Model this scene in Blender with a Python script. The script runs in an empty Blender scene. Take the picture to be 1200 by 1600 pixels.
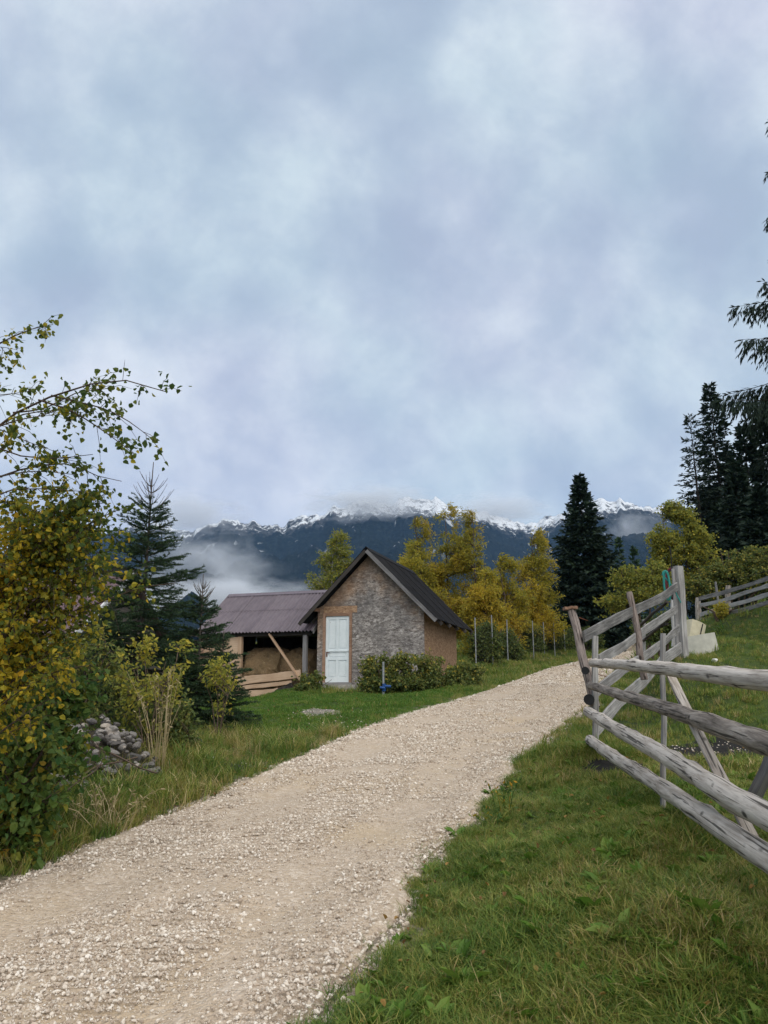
import bpy, math, random
import numpy as np
from mathutils import Vector, Matrix

# ------------------------------------------------------------------ camera
SC = bpy.context.scene
COL = SC.collection
FPX = 1200.0                                   # focal length in pixels of a 1200 x 1600 picture
PITCH = math.atan(280 / 1200)
EYE = 1.6
cam = bpy.data.cameras.new('camera')
cam.sensor_fit = 'VERTICAL'; cam.sensor_height = 36.0; cam.sensor_width = 27.0
cam.lens = 27.0; cam.clip_start = 0.05; cam.clip_end = 30000
camo = bpy.data.objects.new('camera', cam); COL.objects.link(camo)
camo.location = (0, 0, EYE); camo.rotation_euler = (math.pi / 2 + PITCH, 0, 0)
SC.camera = camo

# ------------------------------------------------------------------ sky, sun, exposure
SUN_EL, SUN_AZ = math.radians(50), math.radians(155)      # azimuth measured from +Y towards +X
w = bpy.data.worlds.new('World'); SC.world = w; w.use_nodes = True
wn, wl = w.node_tree.nodes, w.node_tree.links
wn.clear()
def N(nodes, typ, **kw):
    n = nodes.new(typ)
    for k, v in kw.items():
        if hasattr(n, k) and not k.startswith('i_'): setattr(n, k, v)
    return n
out = N(wn, 'ShaderNodeOutputWorld')
mixs = N(wn, 'ShaderNodeMixShader'); mixs.inputs[0].default_value = 0.93
sky = N(wn, 'ShaderNodeTexSky'); sky.sky_type = 'NISHITA'; sky.sun_disc = False
sky.sun_elevation = SUN_EL; sky.sun_rotation = SUN_AZ
b1 = N(wn, 'ShaderNodeBackground'); b1.inputs[1].default_value = 0.05
wl.new(sky.outputs[0], b1.inputs[0])
b2 = N(wn, 'ShaderNodeBackground'); b2.inputs[1].default_value = 0.42
tc = N(wn, 'ShaderNodeTexCoord')
def wnoise(scale, det, rough, off, dist=0.0, yscale=1.0):
    m = N(wn, 'ShaderNodeMapping'); m.inputs['Location'].default_value = off; m.inputs['Scale'].default_value = (1, yscale, 1)
    m.inputs['Rotation'].default_value = (0.2, 0.35, -0.5)
    wl.new(tc.outputs['Generated'], m.inputs[0])
    n = N(wn, 'ShaderNodeTexNoise'); n.inputs['Scale'].default_value = scale; n.inputs['Detail'].default_value = det
    n.inputs['Roughness'].default_value = rough; n.inputs['Distortion'].default_value = dist
    wl.new(m.outputs[0], n.inputs['Vector']); return n.outputs[0]
n1 = wnoise(2.3, 3, 0.5, (3.1, 1.7, 0), 0.15, 1.1)
n2 = wnoise(6.0, 10, 0.57, (5.3, 8.2, 0), 0.1, 1.25)
mx = N(wn, 'ShaderNodeMath', operation='MULTIPLY_ADD'); wl.new(n1, mx.inputs[0]); mx.inputs[1].default_value = 0.52
ms = N(wn, 'ShaderNodeMath', operation='MULTIPLY'); wl.new(n2, ms.inputs[0]); ms.inputs[1].default_value = 0.48
wl.new(ms.outputs[0], mx.inputs[2])
cr = N(wn, 'ShaderNodeValToRGB'); wl.new(mx.outputs[0], cr.inputs[0])
cr.color_ramp.interpolation = 'B_SPLINE'
e = cr.color_ramp.elements
e[0].position = 0.40; e[0].color = (0.45, 0.54, 0.68, 1)
e[1].position = 0.60; e[1].color = (0.84, 0.93, 0.985, 1)
k = e.new(0.45); k.color = (0.505, 0.60, 0.735, 1)
k = e.new(0.515); k.color = (0.595, 0.69, 0.805, 1)
hue = wnoise(3.0, 3, 0.5, (11.3, 4.1, 0), 0.1, 1.0)
hr = N(wn, 'ShaderNodeValToRGB'); wl.new(hue, hr.inputs[0]); hr.color_ramp.elements[0].position = .38; hr.color_ramp.elements[0].color = (0.97, 1.0, 0.985, 1); hr.color_ramp.elements[1].position = .62; hr.color_ramp.elements[1].color = (1.05, 0.985, 1.01, 1)
hm_ = N(wn, 'ShaderNodeMix'); hm_.data_type = 'RGBA'; hm_.blend_type = 'MULTIPLY'; hm_.inputs['Factor'].default_value = 1.0
wl.new(cr.outputs[0], hm_.inputs['A']); wl.new(hr.outputs[0], hm_.inputs['B']); wl.new(hm_.outputs['Result'], b2.inputs[0])
wl.new(b1.outputs[0], mixs.inputs[1]); wl.new(b2.outputs[0], mixs.inputs[2]); wl.new(mixs.outputs[0], out.inputs[0])

sl = bpy.data.lights.new('sun', 'SUN'); sl.energy = 1.5; sl.angle = math.radians(90); sl.color = (1.0, 0.93, 0.83)
so = bpy.data.objects.new('sun', sl); COL.objects.link(so)
sd = Vector((math.sin(SUN_AZ) * math.cos(SUN_EL), math.cos(SUN_AZ) * math.cos(SUN_EL), math.sin(SUN_EL)))
so.rotation_euler = (-sd).to_track_quat('-Z', 'Y').to_euler(); so.location = (20, 20, 60)
vs = SC.view_settings
SC.display_settings.display_device = 'sRGB'
vs.view_transform = 'Standard'; vs.look = 'None'; vs.exposure = 1.25; vs.gamma = 1.0; vs.use_curve_mapping = False
cy = SC.cycles
cy.use_denoising = True
try: cy.denoiser = 'OPENIMAGEDENOISE'
except Exception: pass
cy.use_adaptive_sampling = True; cy.adaptive_threshold = 0.01
cy.max_bounces = 6; cy.diffuse_bounces = 3; cy.glossy_bounces = 2; cy.transmission_bounces = 3
cy.volume_bounces = 1; cy.transparent_max_bounces = 8; cy.volume_step_rate = 1.0; cy.volume_max_steps = 256
cy.caustics_reflective = False; cy.caustics_refractive = False

# ------------------------------------------------------------------ helpers
def at(px, py, Y):
    """world point at depth Y seen at a place in the photograph (1200 x 1600)"""
    u = (px - 600) / FPX; v = (800 - py) / FPX
    t = Y / (math.cos(PITCH) - v * math.sin(PITCH))
    return Vector((u * t, Y, EYE + t * (math.sin(PITCH) + v * math.cos(PITCH))))

SLOPE = 0.085
def onplane(px, py):
    u = (px - 600) / FPX; v = (800 - py) / FPX
    dy = math.cos(PITCH) - v * math.sin(PITCH); dz = math.sin(PITCH) + v * math.cos(PITCH)
    t = EYE / (SLOPE * dy - dz)
    return (u * t, dy * t)

class MB:
    def __init__(s): s.V = []; s.F = {}; s.T = []; s.n = 0
    def add(s, V, F, tint=0.5):
        V = np.asarray(V, float).reshape(-1, 3); F = np.asarray(F, int)
        s.V.append(V); s.F.setdefault(F.shape[1], []).append(F + s.n)
        s.T.append(np.broadcast_to(np.asarray(tint, float), (len(V),)).copy()); s.n += len(V)
    def mesh(s, name, mat, smooth=False):
        me = bpy.data.meshes.new(name)
        V = np.concatenate(s.V); T = np.concatenate(s.T)
        me.vertices.add(len(V)); me.vertices.foreach_set('co', V.astype(np.float32).ravel())
        loops, starts, p = [], [], 0
        for k, fl in s.F.items():
            f = np.concatenate(fl); loops.append(f.ravel()); starts.append(p + np.arange(len(f)) * k); p += f.size
        loops = np.concatenate(loops); starts = np.concatenate(starts)
        me.loops.add(len(loops)); me.loops.foreach_set('vertex_index', loops.astype(np.int32))
        me.polygons.add(len(starts)); me.polygons.foreach_set('loop_start', starts.astype(np.int32))
        me.polygons.foreach_set('use_smooth', np.full(len(starts), bool(smooth)))
        a = me.attributes.new('tint', 'FLOAT', 'POINT'); a.data.foreach_set('value', T.astype(np.float32))
        me.materials.append(mat); me.update(calc_edges=True)
        return me

WM = {}
def link(o, parent=None, M=None):
    M = M if M is not None else Matrix.Identity(4)
    COL.objects.link(o); WM[o.name] = M
    if parent is not None:
        o.parent = parent; o.matrix_basis = WM[parent.name].inverted() @ M
    else: o.matrix_basis = M
    return o
def ob(name, me, parent=None, M=None): return link(bpy.data.objects.new(name, me), parent, M)
def tag(o, label=None, cat=None, group=None, kind=None):
    if label: o['label'] = label
    if cat: o['category'] = cat
    if group: o['group'] = group
    if kind: o['kind'] = kind
    return o
def thing(name, loc, label, cat, group=None, rz=0.0):
    o = bpy.data.objects.new(name, None); o.empty_display_size = 0.2
    link(o, None, Matrix.Translation(Vector(loc)) @ Matrix.Rotation(rz, 4, 'Z'))
    return tag(o, label, cat, group)
def dup(src, M, label=None, group=None):
    def cp(o, parent, M=None):
        c = o.copy(); COL.objects.link(c)
        if parent is None: c.matrix_basis = M; WM[c.name] = M
        else:
            c.parent = parent; c.matrix_basis = o.matrix_basis.copy(); WM[c.name] = WM[parent.name] @ c.matrix_basis
        for ch in list(o.children): cp(ch, c)
        return c
    c = cp(src, None, M)
    if label: c['label'] = label
    if group: c['group'] = group
    return c

def nrmz(a): return a / np.maximum(np.linalg.norm(a, axis=-1, keepdims=True), 1e-9)
def vnoise(x, y, seed=0):
    """smooth value noise in about [-1, 1], numpy"""
    x = np.asarray(x, float); y = np.asarray(y, float)
    xi = np.floor(x).astype(np.int64); yi = np.floor(y).astype(np.int64); fx = x - xi; fy = y - yi
    fx = fx * fx * (3 - 2 * fx); fy = fy * fy * (3 - 2 * fy)
    def h(a, b):
        n = (a * 374761393 + b * 668265263 + seed * 1442695041) & 0xffffffff
        n = ((n ^ (n >> 13)) * 1274126177) & 0xffffffff
        n = n ^ (n >> 16)
        return (n & 0xffff) / 32767.5 - 1
    return (h(xi, yi) * (1 - fx) + h(xi + 1, yi) * fx) * (1 - fy) + (h(xi, yi + 1) * (1 - fx) + h(xi + 1, yi + 1) * fx) * fy
def fbm(x, y, o=4, seed=0, gain=0.5):
    s = 0; a = 1; f = 1
    for i in range(o): s = s + a * vnoise(x * f + 17.3 * i, y * f - 9.1 * i, seed + i); a *= gain; f *= 2.03
    return s

def tubes(mb, P, R, sides=3, tint=0.5, cap=False):
    """P (n,k,3) polylines, R (n,k) radii"""
    P = np.asarray(P, float); R = np.asarray(R, float); n, k, _ = P.shape
    D = np.empty_like(P); D[:, 1:-1] = P[:, 2:] - P[:, :-2]; D[:, 0] = P[:, 1] - P[:, 0]; D[:, -1] = P[:, -1] - P[:, -2]
    D = nrmz(D)
    ax = nrmz(P[:, -1] - P[:, 0]); ref = np.where(np.abs(ax[:, 2:3]) > 0.8, np.array([[1.0, 0.13, 0]]), np.array([[0.0, 0, 1]]))
    A = nrmz(np.cross(D, ref[:, None, :])); B = np.cross(D, A)
    th = np.arange(sides) * 2 * math.pi / sides
    V = P[:, :, None] + R[:, :, None, None] * (A[:, :, None] * np.cos(th)[None, None, :, None] + B[:, :, None] * np.sin(th)[None, None, :, None])
    i = np.arange(n)[:, None, None] * k * sides; j = np.arange(k - 1)[None, :, None] * sides; s = np.arange(sides)[None, None, :]; s2 = (s + 1) % sides
    F = np.stack([i + j + s, i + j + s2, i + j + sides + s2, i + j + sides + s], -1).reshape(-1, 4)
    t = np.asarray(tint, float)
    if t.ndim == 1: t = np.repeat(t, k * sides)
    mb.add(V.reshape(-1, 3), F, t)
    if cap:
        for q in range(n):
            b = mb.n
            mb.add(np.concatenate([V[q, 0], P[q, :1], V[q, -1], P[q, -1:]]),
                   [[(a + 1) % sides, a, sides] for a in range(sides)] + [[sides + 1 + a, sides + 1 + (a + 1) % sides, 2 * sides + 1] for a in range(sides)])

def leaves(mb, P, D, Nn, L, W, tint, shape='rhomb', fold=0.22):
    P = np.asarray(P, float); n = len(P); D = nrmz(D); S = nrmz(np.cross(Nn, D)); U = np.cross(D, S)
    L = np.broadcast_to(L, (n,))[:, None]; W = np.broadcast_to(W, (n,))[:, None]
    i = np.arange(n)[:, None]
    if shape == 'needle':
        V = np.stack([P - S * W / 2, P + S * W / 2, P + D * L], 1); m = 3; F = i * 3 + np.array([[0, 1, 2]])
    elif shape == 'rhomb':
        V = np.stack([P, P + D * L * .45 + S * W / 2 + U * W * fold, P + D * L, P + D * L * .45 - S * W / 2 + U * W * fold], 1); m = 4
        F = i * 4 + np.array([[0, 1, 2, 3]])
    else:
        c = P + D * L
        V = np.stack([P, P + D * L * .28 + S * W * .48 + U * W * fold, P + D * L * .68 + S * W * .36 + U * W * fold * .8, c - U * W * .12,
                      P + D * L * .68 - S * W * .36 + U * W * fold * .8, P + D * L * .28 - S * W * .48 + U * W * fold], 1); m = 6
        F = np.concatenate([i * 6 + np.array([[0, 1, 2, 3]]), i * 6 + np.array([[0, 3, 4, 5]])])
    mb.add(V.reshape(-1, 3), F, np.repeat(np.broadcast_to(tint, (n,)), m))

def rand_dirs(rng, n):
    v = rng.normal(size=(n, 3)); return nrmz(v)

def frame(p0, p1, up=(0, 0, 1)):
    x = (Vector(p1) - Vector(p0)); L = x.length; x.normalize(); u = Vector(up)
    y = u.cross(x)
    if y.length < 1e-4: y = Vector((0, 1, 0)).cross(x)
    y.normalize(); z = x.cross(y)
    M = Matrix((x, y, z)).transposed().to_4x4(); M.translation = Vector(p0)
    return M, L
_bs = [0]
def loft(name, p0, p1, sec0, sec1, mat, parent, up=(0, 0, 1), seg=8, wav=0.0, bend=0.0, jit=0.0, smooth=False, bumps=0):
    """a beam or log: cross-section lofted along local X"""
    _bs[0] += 1; rng = np.random.default_rng(_bs[0] * 77 + 5)
    M, L = frame(p0, p1, up); k = len(sec0); sec0 = np.array(sec0); sec1 = np.array(sec1)
    mb = MB(); t = np.linspace(0, 1, seg + 1)
    yy = np.interp(t, np.linspace(0, 1, 5), rng.normal(0, wav, 5)) + bend * np.sin(math.pi * t)
    zz_ = np.interp(t, np.linspace(0, 1, 5), rng.normal(0, wav, 5))
    yy -= yy[0] * (1 - t) + yy[-1] * t; zz_ -= zz_[0] * (1 - t) + zz_[-1] * t
    S = sec0[None] * (1 - t)[:, None, None] + sec1[None] * t[:, None, None]
    sc = 1 + rng.normal(0, jit, (seg + 1, 1, 1)) + rng.normal(0, jit * .7, (seg + 1, k, 1))
    for b in range(bumps):
        q = rng.integers(1, seg); a = rng.integers(0, k); sc[q, a] += 0.22; sc[q, (a + 1) % k] += .1; sc[q, a - 1] += .1
    S = S * sc
    V = np.zeros((seg + 1, k, 3)); V[:, :, 0] = (t * L)[:, None] ; V[:, :, 1] = S[:, :, 0] + yy[:, None]; V[:, :, 2] = S[:, :, 1] + zz_[:, None]
    j = np.arange(seg)[:, None] * k; s = np.arange(k)[None]; s2 = (s + 1) % k
    F = np.stack([j + s, j + s2, j + k + s2, j + k + s], -1).reshape(-1, 4)
    mb.add(V.reshape(-1, 3), F)
    for end, q in ((0, 0), (seg, 1)):
        c = V[end].mean(0, keepdims=True)
        mb.add(np.concatenate([V[end], c]), [[(a + 1) % k, a, k] if q == 0 else [a, (a + 1) % k, k] for a in range(k)], 0.9)
    return ob(name, mb.mesh(name, mat, smooth), parent, M)
def rect(w, h, c=0.006):
    w /= 2; h /= 2
    return [(-w + c, -h), (w - c, -h), (w, -h + c), (w, h - c), (w - c, h), (-w + c, h), (-w, h - c), (-w, -h + c)]
def circ(r, n=12): return [(r * math.cos(2 * math.pi * i / n), r * math.sin(2 * math.pi * i / n)) for i in range(n)]
def beam(name, p0, p1, w, h, mat, parent, up=(0, 0, 1), wav=0.004, jit=0.02, seg=8, bend=0.0, c=0.005):
    return loft(name, p0, p1, rect(w, h, c), rect(w, h, c), mat, parent, up, seg, wav, bend, jit)
def log(name, p0, p1, r0, r1, mat, parent, wav=0.012, seg=26, bumps=10, n=14, bend=0.0):
    return loft(name, p0, p1, circ(r0, n), circ(r1, n), mat, parent, (0, 0, 1), seg, wav, bend, 0.035, True, bumps)
def prism(name, poly, y0, y1, mat, parent, M):
    """polygon in local x,z extruded from y0 to y1"""
    k = len(poly); V = [(x, y0, z) for x, z in poly] + [(x, y1, z) for x, z in poly]
    me = bpy.data.meshes.new(name)
    me.from_pydata(V, [], [list(range(k)), list(range(2 * k - 1, k - 1, -1))] + [[(i + 1) % k, i, k + i, k + (i + 1) % k] for i in range(k)])
    me.materials.append(mat); me.update()
    return ob(name, me, parent, M)
def bx(name, lo, hi, mat, parent, M):
    return prism(name, [(lo[0], lo[2]), (hi[0], lo[2]), (hi[0], hi[2]), (lo[0], hi[2])], lo[1], hi[1], mat, parent, M)

# ------------------------------------------------------------------ materials
def newmat(name):
    m = bpy.data.materials.new(name); m.use_nodes = True; nt = m.node_tree
    bs = nt.nodes['Principled BSDF']; bs.inputs['Specular IOR Level'].default_value = 0.25
    return m, nt, bs
def nd(nt, typ, ins=None, **kw):
    n = nt.nodes.new(typ)
    for k, v in kw.items(): setattr(n, k, v)
    for k, v in (ins or {}).items():
        s = n.inputs[k]
        if hasattr(v, 'links'): nt.links.new(v, s)
        else: s.default_value = v
    return n
def ramp(nt, fac, stops, interp='LINEAR'):
    r = nt.nodes.new('ShaderNodeValToRGB'); nt.links.new(fac, r.inputs[0]); r.color_ramp.interpolation = interp
    el = r.color_ramp.elements
    while len(el) < len(stops): el.new(0.5)
    for q, (p, c) in zip(el, stops): q.position = p; q.color = (*c, 1)
    return r.outputs[0]
def mixc(nt, fac, a, b, mode='MIX'):
    m = nt.nodes.new('ShaderNodeMix'); m.data_type = 'RGBA'; m.blend_type = mode
    for s, v in ((m.inputs['Factor'], fac), (m.inputs['A'], a), (m.inputs['B'], b)):
        if hasattr(v, 'links'): nt.links.new(v, s)
        elif isinstance(v, tuple): s.default_value = (*v, 1)
        else: s.default_value = v
    return m.outputs['Result']
def coords(nt, scale=(1, 1, 1), kind='Object', loc=None):
    t = nd(nt, 'ShaderNodeTexCoord'); m = nd(nt, 'ShaderNodeMapping', {'Vector': t.outputs[kind], 'Scale': scale})
    if loc is not None: nt.links.new(loc, m.inputs['Location'])
    return m.outputs[0]
def noise(nt, vec, scale, det=4, rough=0.55, dist=0.0):
    return nd(nt, 'ShaderNodeTexNoise', {'Vector': vec, 'Scale': scale, 'Detail': det, 'Roughness': rough, 'Distortion': dist}).outputs[0]
def math2(nt, op, a, b=None, c=None, clamp=False):
    n = nt.nodes.new('ShaderNodeMath'); n.operation = op; n.use_clamp = clamp
    for i, v in enumerate((a, b, c)):
        if v is None: continue
        if hasattr(v, 'links'): nt.links.new(v, n.inputs[i])
        else: n.inputs[i].default_value = v
    return n.outputs[0]
def mapr(nt, v, a, b, c=0.0, d=1.0):
    return nd(nt, 'ShaderNodeMapRange', {0: v, 1: a, 2: b, 3: c, 4: d}).outputs[0]
def bump(nt, bs, h, strength=0.5, dist=0.01):
    b = nd(nt, 'ShaderNodeBump', {'Height': h, 'Strength': strength, 'Distance': dist}); nt.links.new(b.outputs[0], bs.inputs['Normal'])
def setc(nt, bs, c, rough=0.85):
    if hasattr(c, 'links'): nt.links.new(c, bs.inputs['Base Color'])
    else: bs.inputs['Base Color'].default_value = (*c, 1)
    bs.inputs['Roughness'].default_value = rough
def objrand(nt): return nd(nt, 'ShaderNodeObjectInfo').outputs['Random']

def mat_wood(name, stops, grain=(0.5, 9, 9), knots=True, rough=0.85, bstr=0.5, rndv=0.25):
    m, nt, bs = newmat(name); r = objrand(nt)
    off = nd(nt, 'ShaderNodeCombineXYZ', {0: math2(nt, 'MULTIPLY', r, 37.0), 1: math2(nt, 'MULTIPLY', r, 11.0)}).outputs[0]
    v = coords(nt, grain, loc=off); g = noise(nt, v, 4.0, 6, 0.65, 0.6)
    v2 = coords(nt, (1.0, 1.6, 1.6), loc=off); b = noise(nt, v2, 2.2, 4, 0.6)
    f = math2(nt, 'ADD', math2(nt, 'MULTIPLY', g, 0.65), math2(nt, 'MULTIPLY', b, 0.35))
    f = math2(nt, 'ADD', f, math2(nt, 'MULTIPLY', math2(nt, 'SUBTRACT', r, 0.5), rndv))
    c = ramp(nt, f, stops); h = g
    if knots:
        vo = nd(nt, 'ShaderNodeTexVoronoi', {'Vector': coords(nt, (4.5, 8, 8), loc=off), 'Scale': 1.0})
        kf = mapr(nt, vo.outputs['Distance'], 0.09, 0.19, 0.9, 0.0)
        c = mixc(nt, kf, c, tuple(x * 0.25 for x in stops[0][1]))
        cv = noise(nt, coords(nt, (0.8, 30, 30), loc=off), 2.0, 3, 0.5, 0.3)
        c = mixc(nt, mapr(nt, cv, 0.565, 0.63, 0, 0.85), c, tuple(x * 0.3 for x in stops[0][1]))
    setc(nt, bs, c, rough); bump(nt, bs, h, bstr, 0.008); return m

M_log = mat_wood('log_grey', [(0.32, (0.08, 0.065, 0.053)), (0.43, (0.21, 0.178, 0.15)), (0.55, (0.37, 0.325, 0.28)), (0.68, (0.55, 0.50, 0.445))], (0.7, 9, 9), bstr=0.8)
M_plank = mat_wood('plank_grey', [(0.32, (0.09, 0.086, 0.082)), (0.47, (0.23, 0.22, 0.21)), (0.66, (0.44, 0.43, 0.41))], (0.4, 16, 16), False, bstr=0.8)
M_barkpole = mat_wood('bark_pole', [(0.3, (0.065, 0.05, 0.043)), (0.5, (0.17, 0.135, 0.118)), (0.7, (0.31, 0.262, 0.235))], (1.6, 7, 7))
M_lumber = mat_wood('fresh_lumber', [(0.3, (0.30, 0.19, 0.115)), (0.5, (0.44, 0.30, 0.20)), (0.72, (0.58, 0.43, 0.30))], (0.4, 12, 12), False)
M_oldbrown = mat_wood('old_brown_wood', [(0.3, (0.10, 0.055, 0.035)), (0.5, (0.22, 0.13, 0.085)), (0.72, (0.36, 0.23, 0.16))], (0.5, 14, 14), False)
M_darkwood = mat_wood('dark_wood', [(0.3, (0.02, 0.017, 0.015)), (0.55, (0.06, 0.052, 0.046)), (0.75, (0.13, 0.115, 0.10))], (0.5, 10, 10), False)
M_greypost = mat_wood('grey_post', [(0.3, (0.09, 0.085, 0.085)), (0.5, (0.19, 0.185, 0.185)), (0.75, (0.32, 0.31, 0.30))], (0.4, 14, 14), False)
M_bark = mat_wood('tree_bark', [(0.3, (0.025, 0.02, 0.016)), (0.5, (0.075, 0.06, 0.05)), (0.75, (0.16, 0.135, 0.115))], (8, 8, 1.2), False, bstr=0.8)
M_darkbark = mat_wood('spruce_bark', [(0.3, (0.012, 0.010, 0.008)), (0.5, (0.03, 0.025, 0.02)), (0.75, (0.06, 0.05, 0.042))], (8, 8, 1.2), False)
M_twig = mat_wood('twig_bark', [(0.3, (0.04, 0.028, 0.02)), (0.6, (0.10, 0.07, 0.05)), (0.8, (0.17, 0.13, 0.10))], (6, 6, 2), False)
M_birchbark = mat_wood('birch_bark', [(0.3, (0.08, 0.07, 0.06)), (0.48, (0.42, 0.40, 0.37)), (0.7, (0.6, 0.58, 0.55))], (4, 4, 9), False)

def mat_leaf(name, stops, trans=0.3, rough=0.55, rnd=0.0):
    m, nt, bs = newmat(name)
    a = nd(nt, 'ShaderNodeAttribute'); a.attribute_name = 'tint'; f = a.outputs['Fac']
    if rnd: f = math2(nt, 'ADD', f, math2(nt, 'MULTIPLY', math2(nt, 'SUBTRACT', objrand(nt), 0.5), rnd), clamp=True)
    c = ramp(nt, f, stops); setc(nt, bs, c, rough)
    t = nd(nt, 'ShaderNodeBsdfTranslucent', {'Color': c}); mx_ = nd(nt, 'ShaderNodeMixShader', {0: trans, 1: bs.outputs[0], 2: t.outputs[0]})
    nt.links.new(mx_.outputs[0], nt.nodes['Material Output'].inputs['Surface']); return m
L_aspen = mat_leaf('aspen_leaf', [(0, (0.06, 0.10, 0.025)), (0.35, (0.15, 0.18, 0.03)), (0.62, (0.52, 0.41, 0.035)), (1, (0.66, 0.40, 0.035))], 0.58)
L_hazel = mat_leaf('hazel_leaf', [(0, (0.045, 0.11, 0.03)), (0.5, (0.11, 0.17, 0.035)), (0.8, (0.28, 0.25, 0.035)), (1, (0.52, 0.28, 0.03))], 0.42)
L_larch = mat_leaf('larch_needle', [(0, (0.19, 0.21, 0.035)), (0.45, (0.42, 0.345, 0.04)), (0.8, (0.56, 0.39, 0.04)), (1, (0.52, 0.29, 0.04))], 0.5)
L_birch = mat_leaf('birch_leaf', [(0, (0.13, 0.17, 0.045)), (0.5, (0.28, 0.29, 0.055)), (1, (0.54, 0.43, 0.055))], 0.5)
L_green = mat_leaf('bush_leaf', [(0, (0.045, 0.08, 0.028)), (0.5, (0.115, 0.155, 0.04)), (0.85, (0.24, 0.24, 0.06)), (1, (0.42, 0.34, 0.06))], 0.4)
L_spruce = mat_leaf('spruce_needle', [(0, (0.012, 0.030, 0.015)), (0.6, (0.028, 0.06, 0.026)), (1, (0.06, 0.10, 0.036))], 0.12, 0.6)
L_spruced = mat_leaf('spruce_needle_dark', [(0, (0.008, 0.018, 0.012)), (0.6, (0.014, 0.030, 0.018)), (1, (0.025, 0.045, 0.022))], 0.05, 0.7)
L_grass = mat_leaf('grass_blade', [(0, (0.06, 0.125, 0.022)), (0.35, (0.145, 0.215, 0.036)), (0.62, (0.29, 0.285, 0.065)), (0.82, (0.33, 0.26, 0.09)), (1, (0.46, 0.37, 0.19))], 0.35, 0.5, 0.45)
L_lawn = mat_leaf('lawn_blade', [(0, (0.055, 0.12, 0.016)), (0.5, (0.10, 0.195, 0.024)), (0.85, (0.17, 0.225, 0.04)), (1, (0.28, 0.25, 0.08))], 0.3, 0.5, 0.4)
L_straw = mat_leaf('straw', [(0, (0.28, 0.22, 0.11)), (1, (0.50, 0.41, 0.24))], 0.2, 0.6)

def mat_plain(name, c, rough=0.6, metal=0.0, var=0.25, scale=8.0):
    m, nt, bs = newmat(name); n = noise(nt, coords(nt), scale, 5, 0.6)
    setc(nt, bs, ramp(nt, n, [(0.3, tuple(x * (1 - var) for x in c)), (0.7, tuple(min(1, x * (1 + var)) for x in c))]), rough)
    bs.inputs['Metallic'].default_value = metal; bump(nt, bs, n, 0.2, 0.004); return m
M_concrete = mat_plain('concrete', (0.34, 0.32, 0.29), 0.9)
M_pale = mat_plain('pale_concrete', (0.44, 0.43, 0.37), 0.9, var=0.15)
M_paleyellow = mat_plain('pale_yellow_concrete', (0.46, 0.42, 0.30), 0.9, var=0.15)
M_galv = mat_plain('galvanised', (0.26, 0.275, 0.28), 0.6, 0.4)
M_blue = mat_plain('blue_plastic', (0.015, 0.06, 0.19), 0.5)
M_teal = mat_plain('teal_hose', (0.02, 0.20, 0.175), 0.5)
M_maroon = mat_plain('maroon_rope', (0.10, 0.02, 0.025), 0.8)
M_black = mat_plain('black_iron', (0.015, 0.015, 0.016), 0.6)
M_rust = mat_plain('rust_iron', (0.12, 0.045, 0.025), 0.8)
M_trimwhite = mat_plain('pale_metal_trim', (0.55, 0.56, 0.57), 0.4)
M_plaster = mat_plain('plaster', (0.30, 0.27, 0.23), 0.9)
M_nail = M_rust
def mat_door():
    m, nt, bs = newmat('white_door_paint')
    v = coords(nt); n = noise(nt, v, 3, 6, 0.65); ch = noise(nt, coords(nt, (18, 18, 5)), 1.2, 6, 0.7)
    c = ramp(nt, n, [(0.3, (0.60, 0.66, 0.67)), (0.7, (0.74, 0.79, 0.80))])
    c = mixc(nt, mapr(nt, ch, 0.665, 0.70), c, (0.22, 0.16, 0.11))
    setc(nt, bs, c, 0.5); return m
M_door = mat_door()
def mat_osb(name, grey):
    m, nt, bs = newmat(name); v = coords(nt)
    a = noise(nt, coords(nt, (5.0, 5.0, 14.0)), 1.5, 8, 0.70, 2.0)
    b = nd(nt, 'ShaderNodeTexVoronoi', {'Vector': coords(nt, (12.0, 12.0, 22.0)), 'Scale': 1.0, 'Randomness': 1.0})
    f = math2(nt, 'ADD', math2(nt, 'MULTIPLY', a, 0.84), math2(nt, 'MULTIPLY', nd(nt, 'ShaderNodeSeparateColor', {0: b.outputs['Color']})  .outputs[0], 0.16))
    br = ramp(nt, f, [(0.30, (0.14, 0.080, 0.048)), (0.5, (0.30, 0.185, 0.112)), (0.70, (0.48, 0.33, 0.21))])
    if grey:
        gr = ramp(nt, f, [(0.36, (0.07, 0.062, 0.058)), (0.46, (0.20, 0.185, 0.172)), (0.55, (0.32, 0.30, 0.28)), (0.66, (0.56, 0.53, 0.50))])
        # sheltered boards under the eaves kept their brown, the weather greyed the rest
        s = nd(nt, 'ShaderNodeSeparateXYZ', {0: v})
        edge = math2(nt, 'SUBTRACT', math2(nt, 'SUBTRACT', 3.72, s.outputs[2]), math2(nt, 'ABSOLUTE', math2(nt, 'SUBTRACT', s.outputs[0], 1.6)))
        n2_ = noise(nt, coords(nt, (1.4, 1.4, 1.8)), 1.6, 5, 0.6)
        q = math2(nt, 'ADD', edge, math2(nt, 'MULTIPLY', math2(nt, 'SUBTRACT', n2_, 0.5), 2.2))
        q2 = math2(nt, 'ADD', q, math2(nt, 'MULTIPLY', s.outputs[0], 0.22))
        c = mixc(nt, mapr(nt, q2, 0.30, 1.45, 0.9, 0.08), gr, br)
        dk = noise(nt, coords(nt, (1.0, 1.0, 0.7)), 1.7, 5, 0.6)
        c = mixc(nt, mapr(nt, dk, 0.42, 0.66, 0.0, 0.65), c, (0.09, 0.083, 0.082))
    else: c = br
    setc(nt, bs, c, 0.85); bump(nt, bs, f, 0.5, 0.01); return m
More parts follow.
